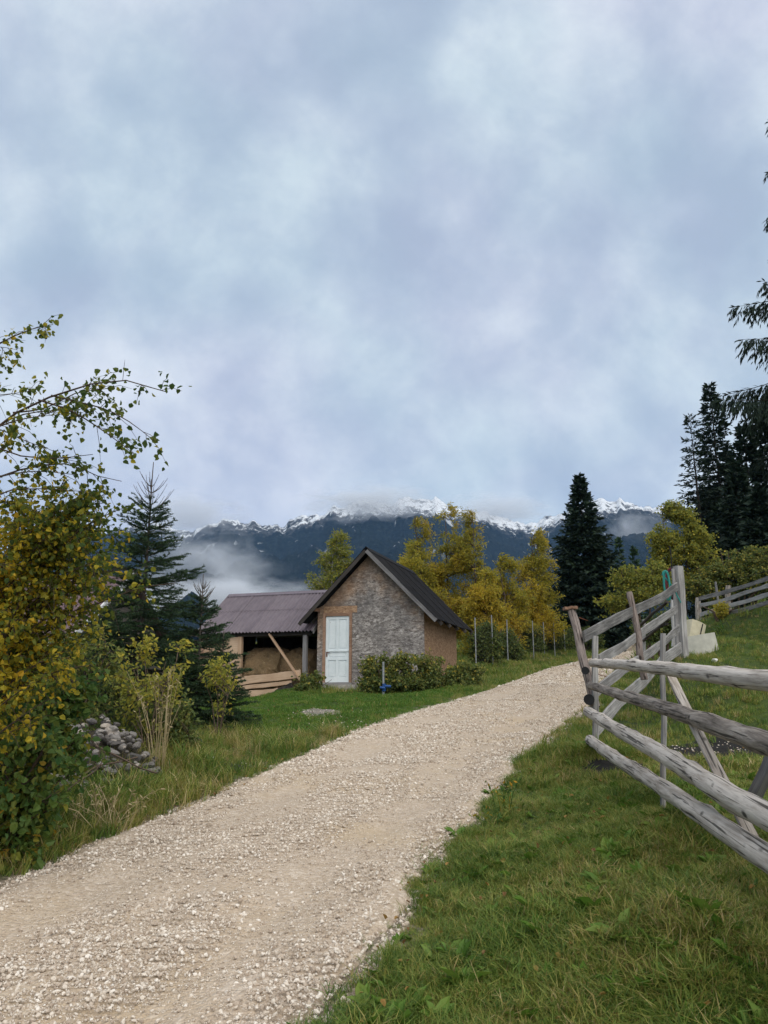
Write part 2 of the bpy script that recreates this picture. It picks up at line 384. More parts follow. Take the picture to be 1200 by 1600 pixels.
M_osbgrey = mat_osb('weathered_strand_board', True); M_osb = mat_osb('brown_strand_board', False)
def mat_roof(name, c0, c1, rough, spec):
    m, nt, bs = newmat(name); n = noise(nt, coords(nt, (1, 1, 1), 'Object'), 3.0, 6, 0.65); n2_ = noise(nt, coords(nt, (1, .15, 1)), 9.0, 3, 0.5)
    f = math2(nt, 'ADD', math2(nt, 'MULTIPLY', n, .6), math2(nt, 'MULTIPLY', n2_, .4))
    f = math2(nt, 'ADD', f, math2(nt, 'MULTIPLY', math2(nt, 'SUBTRACT', objrand(nt), .5), .12))
    setc(nt, bs, ramp(nt, f, [(0.35, c0), (0.65, c1)]), rough); bs.inputs['Specular IOR Level'].default_value = spec; return m
M_bitumen = mat_roof('black_bitumen_sheet', (0.008, 0.008, 0.009), (0.020, 0.020, 0.022), 0.85, 0.12)
M_tin = mat_roof('mauve_brown_tin', (0.10, 0.082, 0.098), (0.155, 0.13, 0.148), 0.5, 0.3)
M_tinred = mat_roof('dark_red_tin', (0.08, 0.045, 0.05), (0.13, 0.08, 0.085), 0.5, 0.4)
def mat_hay():
    m, nt, bs = newmat('hay'); a = noise(nt, coords(nt, (6, 6, 22)), 3.0, 8, 0.75, 1.5)
    b = noise(nt, coords(nt), 2.0, 3)
    c = ramp(nt, a, [(0.32, (0.08, 0.05, 0.025)), (0.5, (0.21, 0.14, 0.075)), (0.7, (0.36, 0.26, 0.145))])
    c = mixc(nt, mapr(nt, b, 0.4, 0.7, 0, 0.5), c, (0.12, 0.09, 0.045))
    setc(nt, bs, c, 0.95); bump(nt, bs, a, 0.9, 0.03); return m
M_hay = mat_hay()
def mat_stone(name, stops, rnd=0.5):
    m, nt, bs = newmat(name); n = noise(nt, coords(nt), 6.0, 5, 0.6)
    f = math2(nt, 'ADD', math2(nt, 'MULTIPLY', n, 0.5), math2(nt, 'ADD', math2(nt, 'MULTIPLY', objrand(nt), rnd), -0.0))
    setc(nt, bs, ramp(nt, f, stops), 0.9); bump(nt, bs, n, 0.4, 0.01); return m
M_stone = mat_stone('heap_stone', [(0.2, (0.06, 0.055, 0.052)), (0.45, (0.13, 0.12, 0.112)), (0.65, (0.22, 0.205, 0.19)), (0.74, (0.38, 0.33, 0.28))])
M_gravel = mat_stone('crushed_limestone', [(0.16, (0.13, 0.115, 0.10)), (0.24, (0.34, 0.265, 0.20)), (0.42, (0.46, 0.38, 0.30)), (0.60, (0.60, 0.525, 0.435)), (0.8, (0.74, 0.68, 0.60))], 0.55)
M_whiterock = mat_plain('white_rock', (0.66, 0.64, 0.60), 0.9)

# ------------------------------------------------------------------ terrain
LPX = [(-420, 1600), (0, 1392), (100, 1345), (200, 1298), (300, 1263), (400, 1215), (480, 1178), (560, 1142), (640, 1115), (740, 1088), (800, 1067), (860, 1045), (915, 1032), (960, 1022), (1000, 1014)]
RPX = [(505, 1600), (575, 1500), (640, 1400), (700, 1330), (760, 1265), (800, 1212), (860, 1150), (916, 1108), (943, 1062), (970, 1043), (990, 1026), (1015, 1014)]
Lw = np.array([(-4.1, 0.2), (-3.6, 1.6)] + [onplane(*p) for p in LPX[1:]] + [(28, 58), (48, 66)])
Rw = np.array([(-1.6, 0.2), (-1.05, 1.6)] + [onplane(*p) for p in RPX] + [(30, 54), (49, 60)])
def resample(P, n):
    d = np.r_[0, np.cumsum(np.linalg.norm(np.diff(P, axis=0), axis=1))]
    t = np.linspace(0, d[-1], 400); Q = np.stack([np.interp(t, d, P[:, i]) for i in range(2)], 1)
    for _ in range(6):
        Q[1:-1] = (Q[:-2] + 2 * Q[1:-1] + Q[2:]) / 4
    return Q
Ld, Rd = resample(Lw, 400), resample(Rw, 400)
ys = np.linspace(0.3, 57, 420)
LX = np.interp(ys, Ld[:, 1], Ld[:, 0]); RX = np.interp(ys, Rd[:, 1], Rd[:, 0])
def edge_x(y): return np.interp(y, ys, LX), np.interp(y, ys, RX)
def road_t(x, y):
    """signed distance-like: >0 inside the road (metres to the nearer edge in x, scaled for the slant)"""
    l, r = edge_x(y); s = 0.82
    return np.minimum(x - l, r - x) * s
ctrl = []
for q in np.linspace(0.5, 56, 40):
    l, r = edge_x(q); ctrl += [(l, q, 0.0), ((l + r) / 2, q, 0.0), (r, q, 0.0)]
def C(px, py, Y, add=0.0):
    p = at(px, py, Y); ctrl.append((p.x, p.y, p.z - SLOPE * Y + add))
C(925, 1168, 9.0); C(1036, 1268, 6.2); C(1180, 1345, 4.7); C(1073, 1027, 13.5); C(1200, 1400, 4.1); C(1160, 1262, 5.4)
C(1200, 1060, 11.5); C(1115, 1000, 15.0)
C(1093, 975, 27); C(1140, 957, 26); C(1200, 947, 25)
C(520, 1081, 21.6); C(400, 1102, 23.0); C(370, 1100, 23.2); C(600, 1088, 19.3); C(478, 1078, 21.8)
C(745, 1048, 25); C(770, 1033, 28); C(835, 1024, 33); C(884, 1017, 38)
ctrl += [(20, 25, 3.2), (14, 18, 2.6), (9, 9, 1.3), (6, 5, .9), (4, 2.5, .6), (2.4, 1.0, .3), (1.0, 2.5, .08), (15, 45, 2.0), (30, 45, 4), (40, 70, 5),
         (-2.95, 8.2, .18), (-4.5, 7, .15), (-6, 10, -.05), (-4.0, 12.5, .0), (-8, 16, -.4), (-12, 22, -1.2), (-6.5, 26, -.9), (-12, 8, -.2), (-5, 4, .1), (-20, 30, -2.5),
         (-3, 15, -.05), (-1.5, 14, 0), (-4.5, 18, -.3), (2, 30, .2), (-5, 35, -1), (0, 45, -.3), (-25, 60, -3), (6, 55, .6)]
ctrl = np.array(ctrl)
def gz(x, y):
    x = np.asarray(x, float); y = np.asarray(y, float); shp = np.broadcast(x, y).shape
    xf = np.broadcast_to(x, shp).ravel(); yf = np.broadcast_to(y, shp).ravel()
    res = np.empty(len(xf))
    for i in range(0, len(xf), 20000):
        dx = xf[i:i + 20000, None] - ctrl[None, :, 0]; dy = yf[i:i + 20000, None] - ctrl[None, :, 1]
        wgt = 1 / (dx * dx + dy * dy + 0.06) ** 1.6
        res[i:i + 20000] = (wgt * ctrl[None, :, 2]).sum(1) / wgt.sum(1)
    yb = np.minimum(yf, 60) * SLOPE + np.maximum(yf - 60, 0) * 0.045
    far = np.clip((np.hypot(xf, yf) - 30) / 40, 0, 1)
    z = yb + res * (1 - .4 * far)
    rt = road_t(xf, yf); off = np.clip(-rt / 1.2, 0, 1)
    z = z + off * (0.035 * fbm(xf * 1.3, yf * 1.3, 3, 5) + .10 * far * fbm(xf * .2, yf * .2, 3, 8))
    return z.reshape(shp) if shp else float(z[0])
def G(x, y, dz=0.0): return Vector((x, y, float(gz(x, y)) + dz))

# ground: one sheet, fine near the camera and coarse out to the foot of the mountains
def axis(fine0, fine1, step, far, n):
    a = np.arange(fine0, fine1 + 1e-6, step); g = np.geomspace(step, far, n)
    return np.unique(np.round(np.concatenate([fine0 - np.cumsum(g)[::-1], a, fine1 + np.cumsum(g)]), 3))
gx = axis(-9, 14, 0.14, 420, 32); gy = axis(0.2, 32, 0.14, 420, 32); gy = gy[gy > -1500]
X, Y = np.meshgrid(gx, gy)
Z = gz(X, Y)
RT = np.where((Y > .3) & (Y < 56), road_t(X, Y), -5)
Z = Z - 0.06 * np.clip((RT - 0.02) / 0.15, 0, 1)
mb = MB(); nx_ = len(gx)
ii, jj = np.meshgrid(np.arange(len(gy) - 1), np.arange(nx_ - 1), indexing='ij'); q = (ii * nx_ + jj).ravel()
mb.add(np.stack([X, Y, Z], -1).reshape(-1, 3), np.stack([q, q + 1, q + nx_ + 1, q + nx_], -1), np.clip(RT.ravel() * .5 + .5, 0, 1))
def mat_ground():
    m, nt, bs = newmat('grassy_ground'); v = coords(nt)
    n = noise(nt, v, 0.9, 6, 0.6); f = noise(nt, v, 14, 6, 0.7); g = noise(nt, v, 60, 3, 0.6)
    c = ramp(nt, math2(nt, 'ADD', math2(nt, 'MULTIPLY', n, .5), math2(nt, 'MULTIPLY', f, .5)),
             [(0.36, (0.03, 0.026, 0.015)), (0.47, (0.045, 0.07, 0.014)), (0.58, (0.07, 0.105, 0.018)), (0.72, (0.13, 0.125, 0.035))])
    a = nd(nt, 'ShaderNodeAttribute'); a.attribute_name = 'tint'
    rd = math2(nt, 'ADD', a.outputs['Fac'], math2(nt, 'MULTIPLY', math2(nt, 'SUBTRACT', f, 0.5), 0.5))
    c = mixc(nt, mapr(nt, rd, 0.36, 0.47), c, (0.30, 0.245, 0.185))
    setc(nt, bs, c, 0.95); bump(nt, bs, math2(nt, 'ADD', f, g), 0.9, 0.04); return m
tag(ob('ground', mb.mesh('ground', mat_ground(), True)), kind='structure')

# gravel road: its own sheet laid on the ground
ry = np.concatenate([np.arange(0.3, 16, 0.06), np.arange(16, 56, 0.2)]); nt_ = 60
l, r = edge_x(ry); tt = np.linspace(0, 1, nt_ + 1)[None]
wob = 0.07 * fbm(ry * 2.1, ry * 0 + 3, 3, 3); wob2 = 0.07 * fbm(ry * 2.3, ry * 0 + 9, 3, 4)
X = (l + wob)[:, None] * (1 - tt) + (r + wob2)[:, None] * tt; Y = np.broadcast_to(ry[:, None], X.shape)
eg = np.minimum(tt, 1 - tt) * 2
rut = -0.025 * (np.exp(-((tt - .27) / .09) ** 2) + np.exp(-((tt - .75) / .09) ** 2))
Z = gz(X, Y) + 0.03 * np.clip(eg / 0.15, 0, 1) - 0.045 * np.clip(1 - eg / 0.05, 0, 1) + rut + 0.012 * fbm(X * 5, Y * 5, 4, 21) + 0.012
road_surface = (X.copy(), Y.copy(), Z.copy())
mb = MB(); nx_ = nt_ + 1
ii, jj = np.meshgrid(np.arange(len(ry) - 1), np.arange(nt_), indexing='ij'); q = (ii * nx_ + jj).ravel()
mb.add(np.stack([X, Y, Z], -1).reshape(-1, 3), np.stack([q, q + 1, q + nx_ + 1, q + nx_], -1), np.broadcast_to(eg, X.shape).ravel())
def mat_road():
    m, nt, bs = newmat('gravel_road'); v = coords(nt)
    n = noise(nt, v, 0.8, 4, 0.6); f = noise(nt, v, 30, 5, 0.7)
    vo = nd(nt, 'ShaderNodeTexVoronoi', {'Vector': v, 'Scale': 42.0}); vs_ = nd(nt, 'ShaderNodeTexVoronoi', {'Vector': v, 'Scale': 90.0})
    s = nd(nt, 'ShaderNodeSeparateColor', {0: vo.outputs['Color']}).outputs[0]
    c = ramp(nt, s, [(0.0, (0.34, 0.265, 0.195)), (0.5, (0.45, 0.365, 0.285)), (1.0, (0.60, 0.52, 0.43))])
    c = mixc(nt, mapr(nt, f, 0.35, 0.65), c, (0.42, 0.335, 0.245))
    c = mixc(nt, mapr(nt, n, 0.5, 0.68, 0, 0.5), c, (0.44, 0.335, 0.21))
    setc(nt, bs, c, 0.95)
    h = math2(nt, 'ADD', math2(nt, 'MULTIPLY', vo.outputs['Distance'], -1.0), math2(nt, 'MULTIPLY', vs_.outputs['Distance'], -.5))
    bump(nt, bs, h, 0.8, 0.012); return m
tag(ob('gravel_road', mb.mesh('gravel_road', mat_road(), True)), kind='structure')

# ------------------------------------------------------------------ mountains
RIDGE = [(-900, 840), (-400, 800), (-150, 850), (0, 862), (90, 852), (150, 838), (185, 829), (215, 822), (240, 818), (270, 826), (300, 830), (325, 822), (345, 812), (362, 808), (385, 815), (410, 824), (440, 822),
         (470, 806), (500, 808), (520, 797), (545, 789), (560, 785), (580, 782), (605, 790), (625, 780), (640, 777), (660, 779), (680, 775), (700, 791), (720, 796), (745, 797), (760, 802), (785, 806), (805, 818), (822, 823), (850, 811),
         (880, 800), (915, 786), (945, 780), (970, 782), (1000, 791), (1030, 793), (1070, 800), (1200, 770), (1500, 800), (2100, 840)]
RP = np.array(RIDGE, float)
def px_dir(px, py):
    u = (px - 600) / FPX; v = (800 - py) / FPX
    return u, np.cos(PITCH) - v * np.sin(PITCH), np.sin(PITCH) + v * np.cos(PITCH)
u, dy, dz = px_dir(RP[:, 0], RP[:, 1]); raz = np.arctan2(u, dy); rel = dz / np.hypot(u, dy)
az = np.linspace(raz[0], raz[-1], 1150); na = len(az)
R0, R1, RB = 1000.0, 3100.0, 4600.0
rr = np.concatenate([np.linspace(R0, R1, 190), np.linspace(R1, RB, 30)[1:]])
el_ = np.interp(az, raz, rel)
el_ = el_ + 0.0036 * fbm(az * 75, az * 0, 5, 31, .6)
rid = R1 + 260 * fbm(az * 5, az * 0 + 2, 3, 41) + 380 * np.exp(-((az - np.interp(820, RP[:, 0], raz)) / .06) ** 2)
AZ, RR = np.meshgrid(az, rr); RS = (RR - R0) / (R1 - R0)
rad = np.where(RS <= 1, R0 + RS * (rid[None] - R0), rid[None] + (RR - R1))
zr = el_[None] * rid[None]; zb = 75.0
s = np.clip(RS, 0, 1)
sp = 0.55 * s ** 1.9 + 0.45 * s ** 1.15
xw, yw = rad * np.sin(AZ), rad * np.cos(AZ)
rg = (1 - np.abs(fbm(xw / 420, yw / 420, 2, 51))) ; rg2 = 1 - np.abs(fbm(xw / 150 + 3, yw / 150, 3, 61))
env = np.sin(math.pi * np.clip(s, 0, 1) ** 0.8) ** .8 * (1 - s * .25)
Zm = zb + (zr - zb) * sp + env * (190 * (rg - .75) + 85 * (rg2 - .7)) + 13 * fbm(xw / 40, yw / 40, 3, 71) * np.clip(s * 3, 0, 1) * np.clip((1.02 - s) * 12, .25, 1)
Zm = np.where(RS > 1, zr - (RR - R1) * (0.45 + .15 * fbm(xw / 300, yw / 300, 2, 77)), Zm)
Zm = Zm + EYE * s
mb = MB(); ii, jj = np.meshgrid(np.arange(len(rr) - 1), np.arange(na - 1), indexing='ij'); q = (ii * na + jj).ravel()
mb.add(np.stack([xw, yw, Zm], -1).reshape(-1, 3), np.stack([q, q + 1, q + na + 1, q + na], -1), 0.5)
def mat_mountain():
    m, nt, bs = newmat('mountain'); g = nd(nt, 'ShaderNodeNewGeometry'); p = g.outputs['Position']
    s_ = nd(nt, 'ShaderNodeSeparateXYZ', {0: p}); nz = nd(nt, 'ShaderNodeSeparateXYZ', {0: g.outputs['Normal']}).outputs[2]
    big = noise(nt, p, 0.004, 5, 0.6); mid = noise(nt, p, 0.022, 6, 0.65); fine = noise(nt, p, 0.075, 5, 0.7)
    hgt = math2(nt, 'ADD', s_.outputs[2], math2(nt, 'MULTIPLY', math2(nt, 'SUBTRACT', big, .5), 150.0))
    hgt = math2(nt, 'ADD', hgt, math2(nt, 'MULTIPLY', math2(nt, 'SUBTRACT', mid, .5), 210.0))
    hgt = math2(nt, 'ADD', hgt, math2(nt, 'MULTIPLY', math2(nt, 'SUBTRACT', fine, .5), 200.0))
    hgt = math2(nt, 'ADD', hgt, math2(nt, 'MULTIPLY', math2(nt, 'SUBTRACT', nz, .7), 130.0))
    cov = math2(nt, 'MINIMUM', mapr(nt, math2(nt, 'ADD', s_.outputs[2], math2(nt, 'MULTIPLY', math2(nt, 'SUBTRACT', big, .5), 160.0)), 560, 745), 0.78)
    fleck = noise(nt, p, 0.030, 8, 0.80); gl = noise(nt, coords(nt, (0.016, 0.016, 0.004), 'Object'), 1.0, 4, 0.6)
    snow = mapr(nt, math2(nt, 'ADD', math2(nt, 'ADD', math2(nt, 'MULTIPLY', fleck, 1.15), math2(nt, 'MULTIPLY', gl, .45)), math2(nt, 'MULTIPLY', cov, 0.46)), 1.05, 1.12)
    snow = math2(nt, 'MULTIPLY', snow, mapr(nt, s_.outputs[2], 520, 600))
    forest = ramp(nt, fine, [(0.35, (0.003, 0.007, 0.009)), (0.55, (0.010, 0.017, 0.018)), (0.7, (0.03, 0.038, 0.032))])
    rock = ramp(nt, mid, [(0.35, (0.05, 0.05, 0.055)), (0.65, (0.14, 0.14, 0.145))])
    c = mixc(nt, mapr(nt, hgt, 600, 680, 0, 0.7), forest, rock)
    st = noise(nt, coords(nt, (0.02, 0.02, 0.0016), 'Object'), 1.0, 5, 0.6, 0.4)
    lowc = noise(nt, p, 0.0045, 2, 0.5)
    gul = math2(nt, 'MULTIPLY', mapr(nt, st, 0.62, 0.66), math2(nt, 'MULTIPLY', mapr(nt, s_.outputs[2], 330, 480), mapr(nt, lowc, 0.46, .58)))
    c = mixc(nt, math2(nt, 'MULTIPLY', gul, 0.8), c, (0.62, 0.65, 0.68))
    c = mixc(nt, snow, c, (0.82, 0.85, 0.88))
    setc(nt, bs, c, 0.95); bs.inputs['Specular IOR Level'].default_value = 0.05
    bump(nt, bs, math2(nt, 'ADD', math2(nt, 'MULTIPLY', mid, .6), fine), 1.0, 18.0); return m
tag(ob('mountains', mb.mesh('mountains', mat_mountain(), True)), kind='structure')

# air: a box of thin blue haze round everything, and banks of mist on the mountain side
def boxmesh(name, lo, hi, mat):
    V = [(x, y, z) for x in (lo[0], hi[0]) for y in (lo[1], hi[1]) for z in (lo[2], hi[2])]
    me = bpy.data.meshes.new(name); me.from_pydata(V, [], [(0, 1, 3, 2), (4, 6, 7, 5), (0, 4, 5, 1), (2, 3, 7, 6), (0, 2, 6, 4), (1, 5, 7, 3)])
    me.materials.append(mat); me.update(); return me
def mat_volume(name, color, dens):
    m = bpy.data.materials.new(name); m.use_nodes = True; nt = m.node_tree
    nt.nodes.remove(nt.nodes['Principled BSDF'])
    pv = nt.nodes.new('ShaderNodeVolumePrincipled'); pv.inputs['Color'].default_value = (*color, 1); pv.inputs['Density'].default_value = dens
    nt.links.new(pv.outputs[0], nt.nodes['Material Output'].inputs['Volume']); return m, nt, pv
hm, _, _ = mat_volume('haze_air', (0.32, 0.58, 1.0), 0.000055)
tag(ob('haze', boxmesh('haze', (-5200, -1700, -420), (5200, 5200, 1150), hm)), kind='stuff')
def mist(name, px, py, Yd, wpx, hpx, dep, dens, seed, nscale=2.0, thr=0.42, stretch=(1, 1, 1), soft=0.22):
    c = at(px, py, Yd); hx = wpx / 2 / FPX * Yd; hz = hpx / 2 / FPX * Yd
    m, nt, pv = mat_volume('mist_air', (0.93, 0.96, 1.0), 0.0)
    v = coords(nt, (1, 1, 1), 'Object')
    ln = nd(nt, 'ShaderNodeVectorMath', {0: v}, operation='LENGTH').outputs['Value']
    n = noise(nt, coords(nt, tuple(nscale * q for q in stretch), 'Object', nd(nt, 'ShaderNodeCombineXYZ', {0: seed * 3.1, 1: seed * 1.7, 2: seed * .9}).outputs[0]), 1.0, 5, 0.6, 0.5)
    fall = mapr(nt, ln, 0.15, 1.0, 1.0, 0.0)
    d = math2(nt, 'SUBTRACT', math2(nt, 'ADD', n, math2(nt, 'MULTIPLY', fall, 0.42)), thr + 0.26)
    d = math2(nt, 'MULTIPLY', mapr(nt, d, 0.0, soft), math2(nt, 'MULTIPLY', mapr(nt, ln, 0.55, 1.0, 1.0, 0.0), dens))
    nt.links.new(d, pv.inputs['Density'])
    me = boxmesh(name, (-1, -1, -1), (1, 1, 1), m)
    M = Matrix.Translation(c) @ Matrix.Diagonal((hx, dep / 2, hz, 1))
    return tag(ob(name, me, None, M), kind='stuff')
mist('mist', 335, 955, 1500, 500, 140, 260, 0.050, 1, 3.0, 0.34, (1, 1, .8), .30)
mist('mist', 325, 885, 1750, 360, 180, 300, 0.011, 2, 3.4, 0.46, (1, 1, .8), .25)
mist('mist', 285, 803, 2600, 330, 100, 420, 0.008, 3, 2.6, 0.40)
mist('mist', 580, 786, 2600, 300, 80, 400, 0.012, 4, 2.6, 0.39)
mist('mist', 985, 835, 2300, 170, 130, 300, 0.006, 5, 1.8, 0.46)
mist('mist', 770, 795, 2900, 280, 70, 400, 0.009, 6, 2.4, 0.40)

# ------------------------------------------------------------------ corrugated roofing
def corrugated(name, o, ex, ey, width, length, pitch, amp, mat, parent, seg=6, thick=0.004):
    """sheet: waves run along ey (down the slope), wave profile across ex"""
    ex = Vector(ex).normalized(); ey = Vector(ey).normalized(); ez = ex.cross(ey).normalized()
    if ez.z < 0: ez = -ez
    M = Matrix((ex, ey, ez)).transposed().to_4x4(); M.translation = Vector(o)
    nw = max(2, int(round(width / pitch * seg))); x = np.linspace(0, width, nw + 1); z = amp * np.cos(x / pitch * 2 * math.pi)
    yq = np.linspace(0, length, 4); k = len(yq); n = nw + 1
    top = np.stack([np.repeat(x[:, None], k, 1), np.repeat(yq[None], n, 0), np.repeat(z[:, None], k, 1)], -1)
    bot = top.copy(); bot[:, :, 2] -= thick
    V = np.concatenate([top.reshape(-1, 3), bot.reshape(-1, 3)]); B = n * k; F = []
    for i in range(n - 1):
        for j in range(k - 1):
            a = i * k + j; F += [(a, a + k, a + k + 1, a + 1), (B + a + 1, B + a + k + 1, B + a + k, B + a)]
        for j in (0, k - 1):
            a = i * k + j; F.append((a, B + a, B + a + k, a + k) if j == 0 else (a, a + k, B + a + k, B + a))
    mb = MB(); mb.add(V, F); return ob(name, mb.mesh(name, mat, False), parent, M)

# ------------------------------------------------------------------ the hut
HA = math.radians(-18.3); HZ = 1.74; HW, HD, HH, HG = 3.2, 4.0, 2.14, 1.62
hut = thing('hut', (-1.93, 22.5, HZ), 'small gabled hut of weathered strand board with white door and black roof', 'hut', rz=HA)
MH = WM[hut.name]
def part(name, parent): return link(bpy.data.objects.new(name, None), parent, WM[parent.name])
hroof = part('roof', hut); hwall = part('front_wall', hut); hside = part('side_wall', hut)
def hp(x, y, z): return MH @ Vector((x, y, z))
def hv(x, y, z): return MH.to_3x3() @ Vector((x, y, z))
DX0, DX1, DZ0, DZ1 = 0.18, 1.07, 0.10, 2.06      # door opening
T = 0.05
fw = 'wall_board'
def zroof(x): return HH + HG * (1 - abs(x - HW / 2) / (HW / 2)) - 0.02
g_ = 0.004
bx(fw, (0, 0, -0.25), (DX0 - g_, T, 2.22), M_osbgrey, hwall, MH)
prism(fw, [(DX0, DZ1 + g_), (1.22, DZ1 + g_), (1.22, DZ1 + .20), (DX0, DZ1 + .20)], 0, T, M_osb, hwall, MH)
bx(fw, (DX1 + g_, 0, -0.25), (1.84, T, DZ1), M_osbgrey, hwall, MH)
bx(fw, (1.84 + g_, 0, -0.25), (HW, T, 1.10), M_osbgrey, hwall, MH)
bx(fw, (1.84 + g_, 0, 1.10 + g_), (HW, T, 2.14), M_osbgrey, hwall, MH)
prism(fw, [(1.22 + g_, DZ1 + g_), (1.84, DZ1 + g_), (1.84, 2.30), (1.22 + g_, 2.30)], 0.0, T, M_osbgrey, hwall, MH)
prism(fw, [(0.0, 2.224), (DX0 - g_, 2.224), (DX0 - g_, zroof(DX0)), (0.0, zroof(0.1))], 0, T, M_osbgrey, hwall, MH)
prism(fw, [(DX0, DZ1 + .204), (1.216, DZ1 + .204), (1.216, zroof(1.216)), (DX0, zroof(DX0))], 0, T, M_osbgrey, hwall, MH)
prism(fw, [(1.22, 2.304), (1.60, 2.304), (1.60, zroof(1.6)), (1.22, zroof(1.22))], 0, T, M_osbgrey, hwall, MH)
prism(fw, [(1.604, 2.304), (1.84, 2.304), (1.844, 2.144), (HW, 2.144), (HW, zroof(HW)), (1.604, zroof(1.604))], 0, T, M_osbgrey, hwall, MH)
for y0, y1 in ((T, 1.30), (1.304, 2.55), (2.554, HD)):
    bx('side_board', (HW - T - .002, y0 + .002, -0.35), (HW - .006, y1, HH + .02), M_osb, hside, MH)
    bx('side_board', (.006, y0 + .002, -0.35), (T, y1, HH + .02), M_osbgrey, hside, MH)
prism('back_wall', [(T, -.35), (HW - T, -.35), (HW - T, HH), (HW / 2, HH + HG - .03), (T, HH)], HD - .05, HD - .004, M_osb, hut, MH)
bx('foundation', (-.05, -.04, -0.6), (HW + .05, HD + .03, -0.252), M_concrete, hut, MH)
# roof
OF, OB, OS = 0.36, 0.48, 0.44
sl_ = math.hypot(HW / 2, HG); ux, uz = (HW / 2) / sl_, HG / sl_
rl = sl_ * (HW / 2 + OS) / (HW / 2)
for sgn in (-1, 1):
    dn = hv(sgn * ux, 0, -uz); al = hv(0, 1, 0)
    L2 = (HD + OF + OB)
    top0 = hp(HW / 2, -OF, HH + HG + .09)
    for row, (a, b) in enumerate(((0.0, rl * .52), (rl * .50, rl))):
        for c_ in range(4):
            w_ = L2 / 4
            o = top0 + al * (w_ * c_ - (.02 if c_ else 0)) + dn * a + Vector((0, 0, .012 * (1 - row)))
            corrugated('roof_sheet', o, al, dn, w_ + .02, b - a + (.04 * ((c_ * 7 + row * 3) % 3 - 1) * .5 if row else 0), 0.095, 0.017, M_bitumen, hroof, 6)
    # barge boards and rafters
    for yb, mt in ((-OF + .015, M_greypost if sgn > 0 else M_darkwood), (HD + OB - .03, M_darkwood)):
        p0 = hp(HW / 2 + sgn * .012, yb, HH + HG + .02); p1 = p0 + dn * (rl - .02)
        beam('barge_board', p0, p1, .025, .11, mt, hroof, up=hv(sgn * uz, 0, ux))
    for yr in (0.3, 1.3, 2.3, 3.4):
        p0 = hp(HW / 2 + sgn * .05, yr, HH + HG - .06); beam('rafter', p0, p0 + dn * (rl - .06), .05, .09, M_darkwood, hroof, up=hv(sgn * uz, 0, ux))
    pe = hp(HW / 2 + sgn * (HW / 2 - .03), -OF + .06, HH + .01)
    beam('wall_plate', pe, pe + al * (HD + OF + OB - .12), .09, .09, M_oldbrown, hut)
ob('ridge_cap', (lambda m: (m.add([(x, y, z) for y in (0, L2) for x, z in ((-.14, -.135), (0, .012), (.14, -.135))], [(0, 1, 4, 3), (1, 2, 5, 4)]), m)[1].mesh('ridge_cap', M_bitumen))(MB()), hroof,
   MH @ Matrix.Translation((HW / 2, -OF, HH + HG + .135)))
# door
def bb(name, x0, x1, y0, y1, z0, z1, mat, par): return bx(name, (x0, y0, z0), (x1, y1, z1), mat, par, MH)
bb('door_jamb', DX0, DX0 + .075, -.035, .10, DZ0, DZ1, M_oldbrown, hut)
bb('door_jamb', DX1 - .075, DX1, -.035, .10, DZ0, DZ1, M_oldbrown, hut)
bb('door_lintel', DX0 + .0755, DX1 - .0755, -.033, .10, DZ1 - .085, DZ1 - .001, M_oldbrown, hut)
bb('threshold', DX0 - .02, DX1 + .02, -.06, .12, DZ0 - .055, DZ0 - .002, M_greypost, hut)
a0, a1, c0, c1 = DX0 + .08, DX1 - .08, DZ0 + .005, DZ1 - .09
door = bb('door', a0, a1, .030, .062, c0, c1, M_door, hut)
st = .085
for x0, x1, z0, z1 in ((a0, a0 + st, c0, c1), (a1 - st, a1, c0, c1)): bb('stile', x0, x1, .008, .0295, z0, z1, M_door, door)
mid = (a0 + a1) / 2
zs = [(c0, c0 + .14), (c0 + .62, c0 + .70), (c0 + .83, c0 + .93), (c1 - .09, c1)]
for z0, z1 in zs: bb('rail', a0 + st + .001, a1 - st - .001, .008, .0295, z0, z1, M_door, door)
bb('ledge', a0 + .02, a1 - .02, -.012, .0075, c0 + .86, c0 + .895, M_door, door)
for z0, z1 in ((zs[0][1], zs[1][0]), (zs[2][1], zs[3][0])):
    bb('stile', mid - .04, mid + .04, .008, .0295, z0 + .001, z1 - .001, M_door, door)
    for x0, x1 in ((a0 + st, mid - .04), (mid + .04, a1 - st)):
        bb('door_panel', x0 + .028, x1 - .028, .016, .0295, z0 + .03, z1 - .03, M_door, door)
bb('door_panel', a0 + st + .03, a1 - st - .03, .016, .0295, zs[1][1] + .02, zs[2][0] - .02, M_door, door)
bb('handle', a0 + .025, a0 + .06, -.006, .0075, c0 + .72, c0 + .90, M_rust, door)
beam('lever', hp(a0 + .043, -.03, c0 + .84), hp(a0 + .14, -.035, c0 + .835), .014, .018, M_rust, door)
bb('step', DX0 - .25, DX1 + .22, -.34, -.045, -.42, DZ0 - .06, M_concrete, hut)
bb('step', DX0 - .36, DX1 + .30, -.62, -.342, -.52, -.09, M_concrete, hut)

